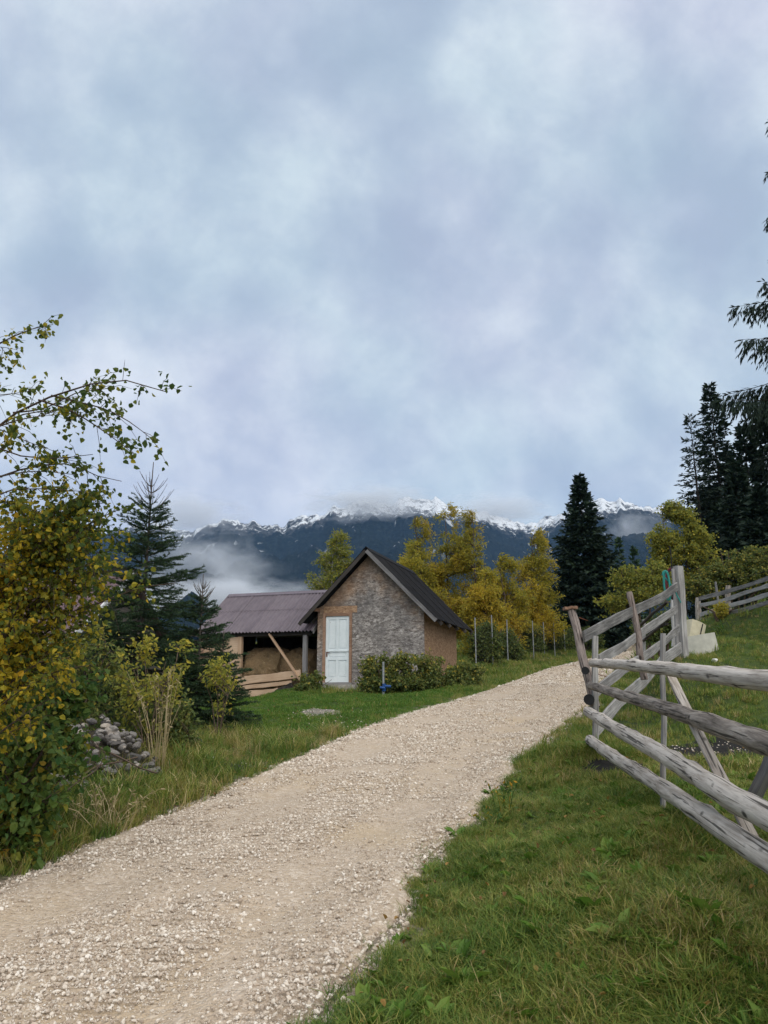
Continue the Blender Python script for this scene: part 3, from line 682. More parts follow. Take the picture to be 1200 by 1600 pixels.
# ------------------------------------------------------------------ hay shed
SA = math.radians(-19); SR = Vector((-2.17, 22.70)); SLn = 3.65; SD_ = 3.4
ca, sa = math.cos(SA), math.sin(SA)
sx0 = SR.x - ca * SLn; sy0 = SR.y - sa * SLn
zs0 = 1.25
shed = thing('hay_shed', (sx0, sy0, zs0), 'open-fronted hay shed with mauve corrugated tin roof beside the hut', 'shed', rz=SA)
MS = WM[shed.name]
sroof = part('roof', shed)
def sp_(x, y, z): return MS @ Vector((x, y, z))
def sv(x, y, z): return MS.to_3x3() @ Vector((x, y, z))
EH, RH = 2.13, 3.40
slo = Vector((0, 1.75, RH - EH)); slen = slo.length; uy, uzz = slo.y / slen, slo.z / slen
dn = sv(0, -uy, -uzz); al = sv(1, 0, 0)
for row, (a, b) in enumerate(((0.0, slen * .52), (slen * .50, slen + .22))):
    for c_ in range(4):
        w_ = (SLn + .30) / 4
        o = sp_(-.12, 1.75, RH + .06) + al * (w_ * c_ - (.02 if c_ else 0)) + dn * a + Vector((0, 0, .014 * (1 - row)))
        corrugated('roof_sheet', o, al, dn, w_ + .02, b - a, 0.115, 0.026, M_tin, sroof, 6)
dnb = sv(0, uy, -uzz)
for c_ in range(4):
    w_ = (SLn + .30) / 4
    corrugated('roof_sheet', sp_(-.12, 1.75, RH + .055) + al * (w_ * c_ - (.02 if c_ else 0)), al, dnb, w_ + .02, slen + .1, 0.076, 0.010, M_tin, sroof, 6)
ob('ridge_cap', (lambda m: (m.add([(x, y, z) for x in (0, SLn + .30) for y, z in ((-.14, -.085), (0, .02), (.14, -.085))], [(0, 3, 4, 1), (1, 4, 5, 2)]), m)[1].mesh('ridge_cap', M_tin))(MB()), sroof,
   MS @ Matrix.Translation((-.12, 1.75, RH + .085)))
for xv in (-.09, SLn + .15):
    beam('barge_board', sp_(xv, 1.75, RH - .02), sp_(xv, 1.75, RH - .02) + dn * (slen + .15), .025, .12, M_greypost, sroof, up=sv(0, -uzz, uy))
for xv in (0.05, 1.2, 2.4, 3.4):
    beam('rafter', sp_(xv, 1.75, RH - .03), sp_(xv, 1.75, RH - .03) + dn * (slen + .1), .06, .10, M_darkwood, sroof, up=sv(0, -uzz, uy))
beam('eave_beam', sp_(-.05, .03, EH - .12), sp_(SLn + .05, .03, EH - .12), .10, .12, M_darkwood, shed)
beam('ridge_beam', sp_(-.05, 1.75, RH - .12), sp_(SLn + .05, 1.75, RH - .12), .10, .12, M_darkwood, shed)
def stud(x, y, ztop, w, mat, zb=-.35): return beam('post', sp_(x, y, zb), sp_(x, y, ztop), w, w, mat, shed, up=sv(1, 0, 0))
stud(3.50, .03, EH - .18, .12, M_greypost)
stud(1.36, .02, EH - .18, .12, M_lumber)
stud(0.06, .03, EH - .18, .10, M_oldbrown)
for x in (0.06, 3.52): stud(x, SD_, EH - .18, .12, M_darkwood); stud(x, 1.75, RH - .2, .10, M_darkwood)
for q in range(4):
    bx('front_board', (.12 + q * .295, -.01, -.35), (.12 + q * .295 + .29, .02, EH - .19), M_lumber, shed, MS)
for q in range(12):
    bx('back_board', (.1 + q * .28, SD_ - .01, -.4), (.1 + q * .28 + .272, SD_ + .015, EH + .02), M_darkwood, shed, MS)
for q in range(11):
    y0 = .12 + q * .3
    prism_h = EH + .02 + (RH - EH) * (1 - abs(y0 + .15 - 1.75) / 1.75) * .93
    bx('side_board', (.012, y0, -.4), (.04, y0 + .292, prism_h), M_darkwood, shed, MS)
beam('brace', sp_(2.36, -.06, EH - .12), sp_(3.42, -.085, .66), .05, .11, M_lumber, shed, up=sv(0, 1, 0))
for (x0, z0, x1, z1, h_, d_) in ((1.36, .52, 3.42, .74, .22, -.075), (1.36, .32, 3.15, .50, .11, -.10), (1.33, .11, 2.75, .25, .17, -.13), (1.34, -.09, 2.60, .03, .13, -.10)):
    beam('plank', sp_(x0, d_, z0 + .1), sp_(x1, d_, z1 + .1), .04, h_, M_lumber, shed, wav=.012, jit=.05)

def bale(x, y, z, r, wd, label, rz):
    """round hay bale lying on its side"""
    rng = np.random.default_rng(int(x * 100) + 3); n, k = 40, 9
    th = np.linspace(0, 2 * math.pi, n, endpoint=False); mb = MB(); V = []
    xs = np.linspace(-wd / 2, wd / 2, k); prof = r * (1 - .10 * np.abs(np.linspace(-1, 1, k)) ** 5)
    for a, p in zip(xs, prof):
        rr_ = p * (1 + .035 * rng.normal(size=n)); V += [(a, c * np.cos(t), c * np.sin(t) * .96) for c, t in zip(rr_, th)]
    F = [(j * n + i, j * n + (i + 1) % n, (j + 1) * n + (i + 1) % n, (j + 1) * n + i) for j in range(k - 1) for i in range(n)]
    mb.add(V, F)
    for e_, s_ in ((0, 1), (k - 1, -1)):
        ring = np.array(V[e_ * n:(e_ + 1) * n]); c = ring.mean(0); c[0] -= s_ * .03; inner = c + (ring - c) * .55; inner[:, 0] -= s_ * .04 + .02 * rng.normal(size=n)
        mb.add(np.concatenate([ring, inner, [c]]), [[i, (i + 1) % n, n + (i + 1) % n, n + i][::-s_] for i in range(n)])
        mb.add(np.concatenate([inner, [c]]), [[i, (i + 1) % n, n][::-s_] for i in range(n)])
    M = MS @ Matrix.Translation((x, y, z)) @ Matrix.Rotation(rz, 4, 'Z')
    o = ob('hay_bale', mb.mesh('hay_bale', M_hay, False), None, M)
    # loose stalks sticking out
    m2 = MB(); m = 900; a = rng.uniform(0, 2 * math.pi, m); xx = rng.uniform(-wd / 2, wd / 2, m)
    P = np.stack([xx, r * .98 * np.cos(a), r * .95 * np.sin(a)], -1); Dn = nrmz(np.stack([rng.normal(0, 1, m), -np.sin(a), np.cos(a)], -1) + .35 * np.stack([0 * a, np.cos(a), np.sin(a)], -1))
    leaves(m2, P, Dn, np.stack([0 * a, np.cos(a), np.sin(a)], -1), rng.uniform(.06, .16, m), .008, rng.random(m), 'needle')
    ob('stalks', m2.mesh('stalks', L_straw), o, M)
    return tag(o, label, 'hay bale', 'hay bales in the shed')
bale(1.85, 1.0, .86, .84, 1.15, 'round hay bale behind the planks at the middle of the open shed', .05)
bale(2.98, 1.2, .84, .82, 1.05, 'round hay bale behind the diagonal brace of the shed', -.08)
bale(4.0, 1.6, .95, .72, .8, 'round hay bale showing between shed post and hut wall', .1)
o = beam('old_timber', sp_(2.62, -.42, .12), sp_(3.3, -.30, .46), .16, .26, M_darkwood, None, wav=.02, jit=.10)
tag(o, 'charred dark timber block leaning at the end of the shed planks', 'timber')

# ------------------------------------------------------------------ neighbour house behind the yellow tree
c0 = at(103, 1004, 16.0); NA = math.radians(-14)
nh = thing('farm_building', (c0.x, c0.y, float(gz(c0.x, c0.y)) - .1), 'farm building with dark red tin roof half hidden behind the yellow tree', 'building', rz=NA)
MN = WM[nh.name]; ez = c0.z - MN.translation.z; NL = 7.0
def np_(x, y, z): return MN @ Vector((x, y, z))
def nv(x, y, z): return MN.to_3x3() @ Vector((x, y, z))
rs = Vector((0, 2.3, 1.75)); rlen = rs.length; dn = nv(0, -rs.y / rlen, -rs.z / rlen); al = nv(1, 0, 0)
for c_ in range(7): corrugated('roof_sheet', np_(-NL, 2.3, ez + 1.75) + al * c_ + Vector((0, 0, .006 * (c_ % 2))), al, dn, 1.015, rlen + .02, .15, .012, M_tinred, nh, 4)
for c_ in range(7): corrugated('roof_sheet', np_(-NL, 2.3, ez + 1.75) + al * c_ + Vector((0, 0, .006 * (c_ % 2))), al, nv(0, rs.y / rlen, -rs.z / rlen), 1.015, rlen + .02, .15, .012, M_tinred, nh, 4)
beam('verge_trim', np_(.03, 2.3, ez + 1.75), np_(.03, 0, ez), .03, .13, M_trimwhite, nh, up=nv(0, -rs.z / rlen, rs.y / rlen))
beam('gutter', np_(-NL, -.06, ez - .03), np_(.02, -.06, ez - .03), .09, .08, M_trimwhite, nh)
prism('gable_wall', [(.25, -.3), (4.35, -.3), (4.35, ez + .12), (2.3, ez + 1.65), (.25, ez + .12)], 0, .12, M_darkwood, nh, MN @ Matrix.Rotation(math.pi / 2, 4, 'Z') @ Matrix.Translation((0, .25, 0)))
bx('front_wall', (-NL + .2, .25, -.3), (-.26, .37, ez + .1), M_plaster, nh, MN)
bx('back_wall', (-NL + .2, 4.2, -.3), (-.26, 4.33, ez + .1), M_plaster, nh, MN)

# ------------------------------------------------------------------ near log fence
fb = G(2.3, 9.0)
lf = thing('log_fence', (2.1, 5.5, float(gz(2.1, 5.5))), 'near fence of four peeled grey log rails running toward the viewer', 'fence')
def ext(a, b, k): return a + (b - a) * k
rails = [((925, 1036, 9.0), (1200, 1061, 3.9), .046, .054, .02), ((922, 1071, 9.05), (1200, 1163, 3.85), .043, .064, .02),
         ((919, 1112, 9.0), (1200, 1268, 3.85), .058, .064, -.02), ((922, 1156, 8.9), (1200, 1342, 3.8), .055, .060, .02)]
for a, b, r0, r1, bd in rails:
    p0, p1 = at(*a), at(*b); log('rail', p0, ext(p0, p1, 1.25), r0, r1 * 1.03, M_log, lf, wav=.010, seg=34, bumps=16, bend=bd)
beam('stake', at(929, 1152, 9.12) - Vector((0, 0, .12)), at(930, 994, 9.16), .062, .062, M_plank, lf, up=(1, 0, 0))
beam('stake', at(1036, 1275, 6.25), at(1036, 990, 6.32), .042, .034, M_plank, lf, up=(1, 0, 0), wav=.006)
beam('brace', at(1046, 1052, 6.0), at(1192, 1342, 4.05), .030, .062, M_log, lf, up=(1, 0, .2), wav=.008)
beam('brace', at(1160, 1268, 5.0) - Vector((0, 0, .05)), at(1232, 1120, 4.45), .05, .085, M_greypost, lf, up=(0, 1, 0))
pe = at(1340, 1200, 3.2)
log('post', G(2.02, 3.55, -.3), Vector((2.02, 3.55, 2.0)), .075, .065, M_log, lf, bumps=6)

# plank gate
pg = thing('plank_gate', (3.6, 11.0, float(gz(3.6, 11.0))), 'weathered grey plank gate rising from log fence to tall square post', 'gate')
for a, b, h_, wv in (((912, 995, 9.3), (1058, 916, 13.4), .135, .02), ((936, 1031, 9.4), (1058, 951, 13.4), .125, .02), ((932, 1080, 9.35), (1061, 981, 13.4), .125, .02), ((929, 1143, 9.3), (1064, 1012, 13.4), .17, .02)):
    beam('plank', at(*a), at(*b), .028, h_, M_plank, pg, wav=wv, jit=.05, seg=16)
log('pole', at(930, 1105, 9.22), at(893, 953, 9.5), .058, .048, M_barkpole, pg, bumps=8, seg=16)
beam('pole_cap', at(881, 951, 9.5), at(901, 950, 9.5), .13, .035, M_oldbrown, pg, jit=.04)
log('pole', at(1007, 1062, 10.9), at(983, 925, 11.0), .050, .042, M_barkpole, pg, bumps=6, seg=16)
for px, py, r in ((915, 1048, .045), (921, 1093, .062)):
    c = at(px, py, 9.15); loft('hinge', c - Vector((.02, .06, 0)), c + Vector((.02, .06, 0)), circ(r, 18), circ(r * .9, 18), M_black, pg, seg=2)
for px, py, ln_ in ((905, 965, .10), (928, 1052, .14)):
    c = at(px, py, 9.3); loft('spike', c, c + Vector((ln_, -.02, -.04)), circ(.007, 6), circ(.003, 6), M_rust, pg, seg=2)

gp = thing('gate_post', tuple(G(5.22, 13.5)), 'tall square grey post at the upper end of the plank gate', 'post')
p0 = at(1068, 1035, 13.5); p1 = at(1059, 885, 13.55)
beam('post_timber', p0 - Vector((0, 0, .3)), p1 + Vector((0, 0, .0)), .13, .13, M_plank, gp, up=(1, .5, 0), wav=.006, jit=.03, seg=12)
beam('side_slat', p0 + Vector((-.085, -.02, .05)), p1 + Vector((-.085, -.02, -.05)), .03, .10, M_greypost, gp, up=(1, .5, 0), seg=8)
rp = at(1055, 890, 13.5)
o = loft('iron_rod', rp - Vector((0, -.08, .4)), at(1046, 853, 13.5), circ(.013, 8), circ(.010, 8), M_black, None, seg=6, wav=.01)
tag(o, 'thin black rod sticking up from the top of the gate post', 'rod')
def loop_mesh(name, pts, r, mat, sides=8):
    mb = MB(); P = np.array(pts)[None]; tubes(mb, P, np.full((1, len(pts)), r), sides); return mb.mesh(name, mat, True)
hc = at(1043, 915, 13.35); pts = []
for i in range(60):
    a = i / 59 * 2 * math.pi * 2.3 + .4; pts.append((.06 * math.cos(a) + .025 * math.sin(a * .7) - .02, -.02 + .03 * math.cos(a * .5), .26 * math.sin(a)))
pts += [(.10, -.03, -.05), (.14, -.03, -.18), (.20, -.02, -.30)]
tag(ob('garden_hose', loop_mesh('garden_hose', pts, .012, M_teal), None, Matrix.Translation(hc)), 'turquoise garden hose looped over the gate planks by the post', 'hose')
pts = [(.10 * math.cos(a), .015 * math.sin(a * 3), .26 * math.sin(a)) for a in np.linspace(0, 2 * math.pi * 3, 90)]
pts = [(x * (1 + .06 * math.sin(i * .35)), y, z * (1 + .05 * math.cos(i * .35))) for i, (x, y, z) in enumerate(pts)]
tag(ob('rope_coil', loop_mesh('rope_coil', pts, .020, M_maroon), None, Matrix.Translation(at(1050, 912, 13.62))), 'dark maroon coil hanging behind the hose on the gate post', 'coil')

# poles of an old fence behind the gate
of = thing('old_rail_fence', tuple(G(5.8, 17.5)), 'old dark rail fence behind the plank gate', 'fence')
for a, b, r in (((1000, 977, 19.0), (1043, 940, 16.2), .035), ((1003, 1004, 19.0), (1046, 966, 16.2), .032), ((1005, 990, 19.2), (1043, 975, 16.4), .03)):
    log('rail', at(*a), at(*b), r, r, M_darkwood, of, bumps=3, seg=10, n=8)
for a, b in (((1051, 995, 16.0), (1051, 935, 16.0)), ((1008, 1018, 18.8), (1006, 968, 18.8))): log('post', at(*a) - Vector((0, 0, .2)), at(*b), .045, .04, M_plank, of, bumps=2, seg=8, n=8)

# far rail fence on the slope
ff = thing('rail_fence', tuple(G(at(1138, 957, 26).x, 26)), 'far rail fence with four split rails on the right-hand slope', 'fence')
for a, b in (((1088, 937, 26.8), (1215, 900, 23.6)), ((1090, 947, 26.8), (1215, 913, 23.6)), ((1090, 962, 26.8), (1215, 924, 23.6)), ((1092, 971, 26.8), (1215, 939, 23.6))):
    p0, p1 = at(*a), at(*b); beam('rail', p0, ext(p0, p1, 1.3), .05, .13, M_plank, ff, wav=.03, jit=.07, seg=16)
for px, py0, py1, Yp in ((1091, 934, 975, 26.75), (1138, 915, 960, 25.6), (1222, 890, 960, 23.3)):
    log('post', at(px, py1, Yp) - Vector((0, 0, .25)), at(px, py0, Yp), .10, .085, M_log, ff, bumps=2, seg=8, n=10)
log('post', at(1121, 945, 28.0) - Vector((0, 0, .6)), at(1118, 909, 28), .05, .04, M_greypost, ff, bumps=2, seg=8, n=8)
beam('top_wire', at(1118, 914, 28), at(1215, 888, 25), .015, .015, M_black, ff)

# pale concrete blocks on the slope
def block(name, px, py, Yp, sx_, sy_, sz_, rz, tilt, mat, label, groove=False):
    c = at(px, py, Yp); z = float(gz(c.x, c.y)); o = thing(name, (c.x, c.y, z), label, 'block')
    M = Matrix.Translation((c.x, c.y, z - .05)) @ Matrix.Rotation(rz, 4, 'Z') @ Matrix.Rotation(tilt, 4, 'Y')
    mb = MB(); n = 14
    xs = np.linspace(-sx_ / 2, sx_ / 2, n); V = []
    for x in xs:
        cv = .10 * (1 - (x / (sx_ / 2)) ** 2) * sy_ * 2
        V += [(x, -sy_ / 2 - cv, 0), (x, sy_ / 2 - cv, 0), (x, sy_ / 2 - cv, sz_), (x, -sy_ / 2 - cv, sz_)]
    F = [(4 * i + a, 4 * i + (a + 1) % 4, 4 * i + 4 + (a + 1) % 4, 4 * i + 4 + a) for i in range(n - 1) for a in range(4)]
    F += [(3, 2, 1, 0), (4 * n - 4, 4 * n - 3, 4 * n - 2, 4 * n - 1)]
    mb.add(V, F); ob('shell', mb.mesh('shell', mat), o, M)
    if groove: beam('groove_strip', M @ Vector((sx_ * .15, -sy_ * .72, .02)), M @ Vector((sx_ * .15, -sy_ * .72, sz_ - .02)), .03, .02, M_black, o, up=(1, 0, 0))  # black strip added on the face to draw the dark of a groove
    return o
block('concrete_block', 1096, 996, 14.4, .56, .16, .36, -.15, -.16, M_pale, 'pale curved concrete block lying in the grass beside the gate post')
block('concrete_block', 1079, 985, 15.3, .34, .18, .46, .35, .35, M_paleyellow, 'yellowish tilted concrete block wedged between gate post and pale block', True)

# wire mesh fence along the far side of the road
POSTS = [(744, 1046, 965, 24.6), (770, 1031, 961, 27.2), (794, 1030, 968, 29.0), (834, 1024, 970, 32.0), (851, 1022, 972, 34.0), (867, 1019, 972, 36.0), (883, 1017, 974, 38.0), (905, 1014, 977, 41), (930, 1012, 981, 44.0), (948, 1011, 984, 47), (958, 1010, 986, 49), (966, 1010, 987, 51), (975, 1009, 988, 53), (984, 1008, 989, 55)]
wf = thing('wire_fence', tuple(G(3.0, 24.6)), 'wire mesh fence on thin grey metal posts along the far road verge', 'fence')
tops = []
for px, pb, pt, Yp in POSTS:
    b = at(px, pb, Yp); t = at(px, pt, Yp); zb_ = float(gz(b.x, b.y)) - .25
    b.z = min(b.z, zb_ + .2); t.x = b.x
    loft('post', Vector((b.x, b.y, zb_)), t, circ(.021, 8), circ(.021, 8), M_galv, wf, seg=3, wav=.004, smooth=True); tops.append((Vector((b.x, b.y, float(gz(b.x, b.y)) + .05)), t))
for (b0, t0), (b1, t1) in zip(tops[:-1], tops[1:]):
    mb = MB(); P = []
    for f in np.linspace(.02, .97, 10): P.append((b0.lerp(t0, f), b1.lerp(t1, f)))
    nv_ = max(3, int((b1 - b0).length / .17))
    for f in np.linspace(.02, .98, nv_): P.append((b0.lerp(b1, f), t0.lerp(t1, f)))
    A = np.array([[tuple(a), tuple(a.lerp(b, .5)), tuple(b)] for a, b in P]); tubes(mb, A, np.full(A.shape[:2], .0018), 3)
    ob('wire_panel', mb.mesh('wire_panel', M_black), wf)

# standpipe with a blue tap
b = at(599, 1090, 19.3); zb_ = float(gz(b.x, b.y)); sp0 = thing('standpipe', (b.x, b.y, zb_), 'thin grey standpipe with blue valve in the lawn before the bush', 'standpipe')
loft('pipe', Vector((b.x, b.y, zb_ - .1)), at(599, 1034, 19.3), circ(.030, 10), circ(.028, 10), M_galv, sp0, seg=3, smooth=True)
v = at(600, 1074, 19.27); loft('valve', v - Vector((0, 0, .09)), v + Vector((0, 0, .09)), circ(.048, 10), circ(.042, 10), M_blue, sp0, seg=4, jit=.05)
loft('spout', v + Vector((.03, -.02, .03)), v + Vector((.17, -.04, .02)), circ(.032, 8), circ(.032, 8), M_blue, sp0, seg=3)
loft('valve_handle', v + Vector((-.10, -.06, .0)), v + Vector((.02, -.05, -.02)), circ(.03, 8), circ(.03, 8), M_blue, sp0, seg=2)

# ------------------------------------------------------------------ plants
def bez(a, b, c, k):
    t = np.linspace(0, 1, k)[None, :, None]
    return (1 - t) ** 2 * a[:, None] + 2 * t * (1 - t) * b[:, None] + t ** 2 * c[:, None]

def broadleaf(rng, stems, blobs, n_limb, twigs, twig_len, leaf_n, leaf_L, leaf_W, tint, shape='oval', lift=.15, droop=.25, stem_sides=8, limb_r=.010, rise=.7,
              min_t=.35, leafspread=.02, twig_r=.003, limb_k=8, extra=None, hang=.3, start=0.0):
    """stems: list of (pts, r0, r1); blobs: list of (centre, radii, weight). Returns (wood, foliage) builders"""
    wood, fol = MB(), MB()
    SP = []
    for pts, r0, r1 in stems:
        P = np.array(pts, float); d = np.r_[0, np.cumsum(np.linalg.norm(np.diff(P, axis=0), axis=1))]; t = np.linspace(0, d[-1], 14)
        P = np.stack([np.interp(t, d, P[:, i]) for i in range(3)], 1)
        P[1:-1] += rng.normal(0, .012 * d[-1] / 4, (12, 3)) * [1, 1, .2]
        tubes(wood, P[None], np.linspace(r0, r1, 14)[None], stem_sides); SP.append(P)
    wts = np.array([b[2] for b in blobs], float); wts /= wts.sum()
    bi = rng.choice(len(blobs), n_limb, p=wts)
    u = rand_dirs(rng, n_limb) * rng.random((n_limb, 1)) ** .38
    tgt = np.array([blobs[i][0] for i in bi]) + u * np.array([blobs[i][1] for i in bi])
    A = np.empty_like(tgt)
    for i in range(n_limb):
        best = None
        for P in SP:
            hd = np.linalg.norm(P[:, :2] - tgt[i, :2], axis=1); want = tgt[i, 2] - hd * rise
            j = np.argmin(np.abs(P[:, 2] - np.maximum(want, P[0, 2] + start * (P[-1, 2] - P[0, 2]))) + hd * .35)
            c = np.linalg.norm(P[j] - tgt[i])
            if best is None or c < best[0]: best = (c, P[j])
        A[i] = best[1]
    dist = np.linalg.norm(tgt - A, axis=1)
    B = (A + tgt) / 2 + np.array([0, 0, 1]) * (dist * lift)[:, None] + rng.normal(0, .05, (n_limb, 3)) * dist[:, None]
    LP = bez(A, B, tgt, limb_k)
    if extra is not None: LP = np.concatenate([LP, extra])
    dist = np.linalg.norm(np.diff(LP, axis=1), axis=2).sum(1)
    R = (limb_r * dist + .003)[:, None] * np.linspace(1, .25, limb_k)[None]
    tubes(wood, LP, R, 5)
    nl = len(LP); li = np.repeat(np.arange(nl), twigs); tpar = np.concatenate([rng.uniform(min_t, 1.0, len(li))])
    f = tpar * (limb_k - 1); j = np.minimum(f.astype(int), limb_k - 2); fr = (f - j)[:, None]
    P0 = LP[li, j] * (1 - fr) + LP[li, j + 1] * fr; D0 = nrmz(LP[li, j + 1] - LP[li, j])
    Dt = nrmz(D0 * .75 + rand_dirs(rng, len(li)) * .8 + np.array([0, 0, .05])); ln = twig_len * rng.uniform(.45, 1.15, len(li)) * (1.15 - .5 * tpar)
    P1 = P0 + Dt * (ln * .55)[:, None]; P2 = P0 + Dt * ln[:, None] - np.array([0, 0, 1]) * (ln * droop)[:, None]
    TP = np.stack([P0, P1, P2], 1); tubes(wood, TP, np.stack([np.full(len(li), twig_r), np.full(len(li), twig_r * .8), np.full(len(li), twig_r * .4)], 1), 3)
    m = len(li) * leaf_n; ti = np.repeat(np.arange(len(li)), leaf_n); q = rng.uniform(.1, 1.05, m); g = np.minimum(q, 1)[:, None]
    LPp = (1 - g) ** 2 * P0[ti] + 2 * g * (1 - g) * P1[ti] + g * g * P2[ti] + rng.normal(0, leafspread, (m, 3))
    Ld_ = nrmz(nrmz(P2[ti] - P0[ti]) * .6 + rand_dirs(rng, m) * .9 - np.array([0, 0, hang])); Nn = rand_dirs(rng, m) + np.array([0, 0, .5])
    sz = rng.uniform(.6, 1.2, m)
    leaves(fol, LPp, Ld_, Nn, leaf_L * sz, leaf_W * sz, np.clip(tint(LPp, rng), 0, 1), shape)
    return wood, fol
def plant(name, loc, label, cat, wood, fol, wmat, lmat, group=None, stem='trunk', crown='crown'):
    o = thing(name, tuple(loc), label, cat, group); M = WM[o.name]
    ob(stem, wood.mesh(stem, wmat, True), o, M); ob(crown, fol.mesh(crown, lmat, False), o, M); return o

def spruce(rng, H, R, whorls, per, near=True, bare=0.0, power=.85, droop=.15, up_top=.9, hang=0.0, trunk_r=None, leader=.12, needle=(.016, .0026), dens=150, spray=(.22, .07), twigden=9, gaps=0.0, azlim=None, brad=.009, sdens=.5):
    wood, fol = MB(), MB(); tr = trunk_r or H * .012
    zt = np.linspace(-.3, H, 16); tp = np.stack([rng.normal(0, .004 * H / 4, 16), rng.normal(0, .004 * H / 4, 16), zt], 1); tp[0, :2] = 0
    tubes(wood, tp[None], (np.linspace(tr, .006, 16) ** 1.0)[None], 8)
    BP, BL = [], []
    hs = bare * H + (H * (1 - leader) - bare * H) * (np.arange(whorls) / max(1, whorls - 1)) ** .92
    for w_ in range(whorls):
        n = per + rng.integers(-1, 2); a0 = rng.uniform(0, 6.28)
        for b in range(max(2, n)):
            if rng.random() < gaps: continue
            h = hs[w_] + rng.normal(0, .25 * H / whorls); h = min(max(h, .05), H * .985); fh = h / H
            a = a0 + b * 2 * math.pi / n + rng.normal(0, .18)
            if azlim is not None:
                a = azlim[0] + (a % (2 * math.pi)) / (2 * math.pi) * (azlim[1] - azlim[0])
            l = R * max(.03, (1 - fh)) ** power * rng.uniform(.72, 1.12) + .02
            elev = -droop + (up_top + droop) * fh ** 2.2 + rng.normal(0, .08)
            k = 7; t = np.linspace(0, 1, k); rad = l * t * math.cos(elev); zz1 = h + l * t * math.sin(elev) - droop * .9 * l * t * (1 - t) * 1.6 * (1 - fh) + .16 * l * np.maximum(t - .6, 0) * (1 - fh)
            BP.append(np.stack([rad * math.cos(a) + np.interp(h, zt, tp[:, 0]), rad * math.sin(a) + np.interp(h, zt, tp[:, 1]), zz1], 1)); BL.append(l)
    BP = np.array(BP); BL = np.array(BL); nb = len(BP)
    tubes(wood, BP, (BL * brad + .003)[:, None] * np.linspace(1, .18, 7)[None], 4)
    if near and leader > .12:
        q = []
        for hh in H * (1 - leader * np.array([.98, .86, .74, .62, .5])):
            for b in range(5):
                a = rng.uniform(0, 6.28); l = (H - hh) * rng.uniform(.35, .6) + .03; t = np.linspace(0, 1, 5)
                q.append(np.stack([l * .75 * t * math.cos(a), l * .75 * t * math.sin(a), hh + l * (.25 * t + .6 * t * t)], 1))
        q = np.array(q); tubes(wood, q, np.tile(np.linspace(.007, .003, 5), (len(q), 1)), 4)
        m_ = 900; i_ = rng.integers(0, len(q), m_); j_ = rng.integers(0, 3, m_); f_ = rng.random((m_, 1))
        leaves(fol, q[i_, j_] * (1 - f_) + q[i_, j_ + 1] * f_, nrmz(q[i_, j_ + 1] - q[i_, j_]) + rand_dirs(rng, m_) * .8, rand_dirs(rng, m_), .022, .005, .4, 'needle')
    cnt = np.maximum(3, (BL * twigden).astype(int)); bi = np.repeat(np.arange(nb), cnt); m = len(bi)
    tpar = rng.uniform(.12, .98, m); f = tpar * 6; j = np.minimum(f.astype(int), 5); fr = (f - j)[:, None]
    P0 = BP[bi, j] * (1 - fr) + BP[bi, j + 1] * fr; D0 = nrmz(BP[bi, j + 1] - BP[bi, j]); side = nrmz(np.cross(D0, [0, 0, 1.0])) * rng.choice([-1, 1], m)[:, None]
    Dt = nrmz(D0 * .75 + side * rng.uniform(.5, 1.0, m)[:, None] + rng.normal(0, .12, (m, 3)) - np.array([0, 0, .12 + hang]))
    ln = (BL[bi] * .36 * (1 - tpar) + .05 + .05 * BL[bi]) * rng.uniform(.6, 1.2, m)
    P1 = P0 + Dt * ln[:, None]; P1[:, 2] -= hang * ln * .5
    if near: tubes(wood, np.stack([P0, (P0 + P1) / 2, P1], 1), np.tile([.0022, .0018, .001], (m, 1)), 3)
    # segments that carry needles: the twigs and the branches themselves
    SA_ = np.concatenate([P0] + [BP[:, q] for q in range(1, 6)]); SB_ = np.concatenate([P1] + [BP[:, q + 1] for q in range(1, 6)])
    sl2 = np.linalg.norm(SB_ - SA_, axis=1)
    if near:
        nn = np.maximum(2, (sl2 * dens).astype(int)); si = np.repeat(np.arange(len(SA_)), nn); M_ = len(si); q = rng.random(M_)[:, None]
        P = SA_[si] * (1 - q) + SB_[si] * q; ax = nrmz(SB_[si] - SA_[si]); rad = rand_dirs(rng, M_); D = nrmz(ax * .8 + rad * .8 + np.array([0, 0, .15]))
        sz = rng.uniform(.7, 1.25, M_)
        leaves(fol, P, D, rand_dirs(rng, M_), needle[0] * sz, needle[1], np.clip(.35 + .4 * q[:, 0] + rng.normal(0, .18, M_), 0, 1), 'needle')
    else:
        nn = np.maximum(1, (sl2 / (spray[0] * sdens)).astype(int)); si = np.repeat(np.arange(len(SA_)), nn); M_ = len(si); q = rng.random(M_)[:, None]
        P = SA_[si] * (1 - q) + SB_[si] * q; ax = nrmz(SB_[si] - SA_[si]); D = nrmz(ax + rand_dirs(rng, M_) * .55 - np.array([0, 0, 1.0]) * np.where(si < m, .1 + hang * .9, .05)[:, None]); sz = rng.uniform(.6, 1.3, M_)
        leaves(fol, P, D, rand_dirs(rng, M_) + np.array([0, 0, .8]), spray[0] * sz, spray[1] * sz, np.clip(.4 + rng.normal(0, .25, M_), 0, 1), 'rhomb')
    return wood, fol

rng = np.random.default_rng(11)
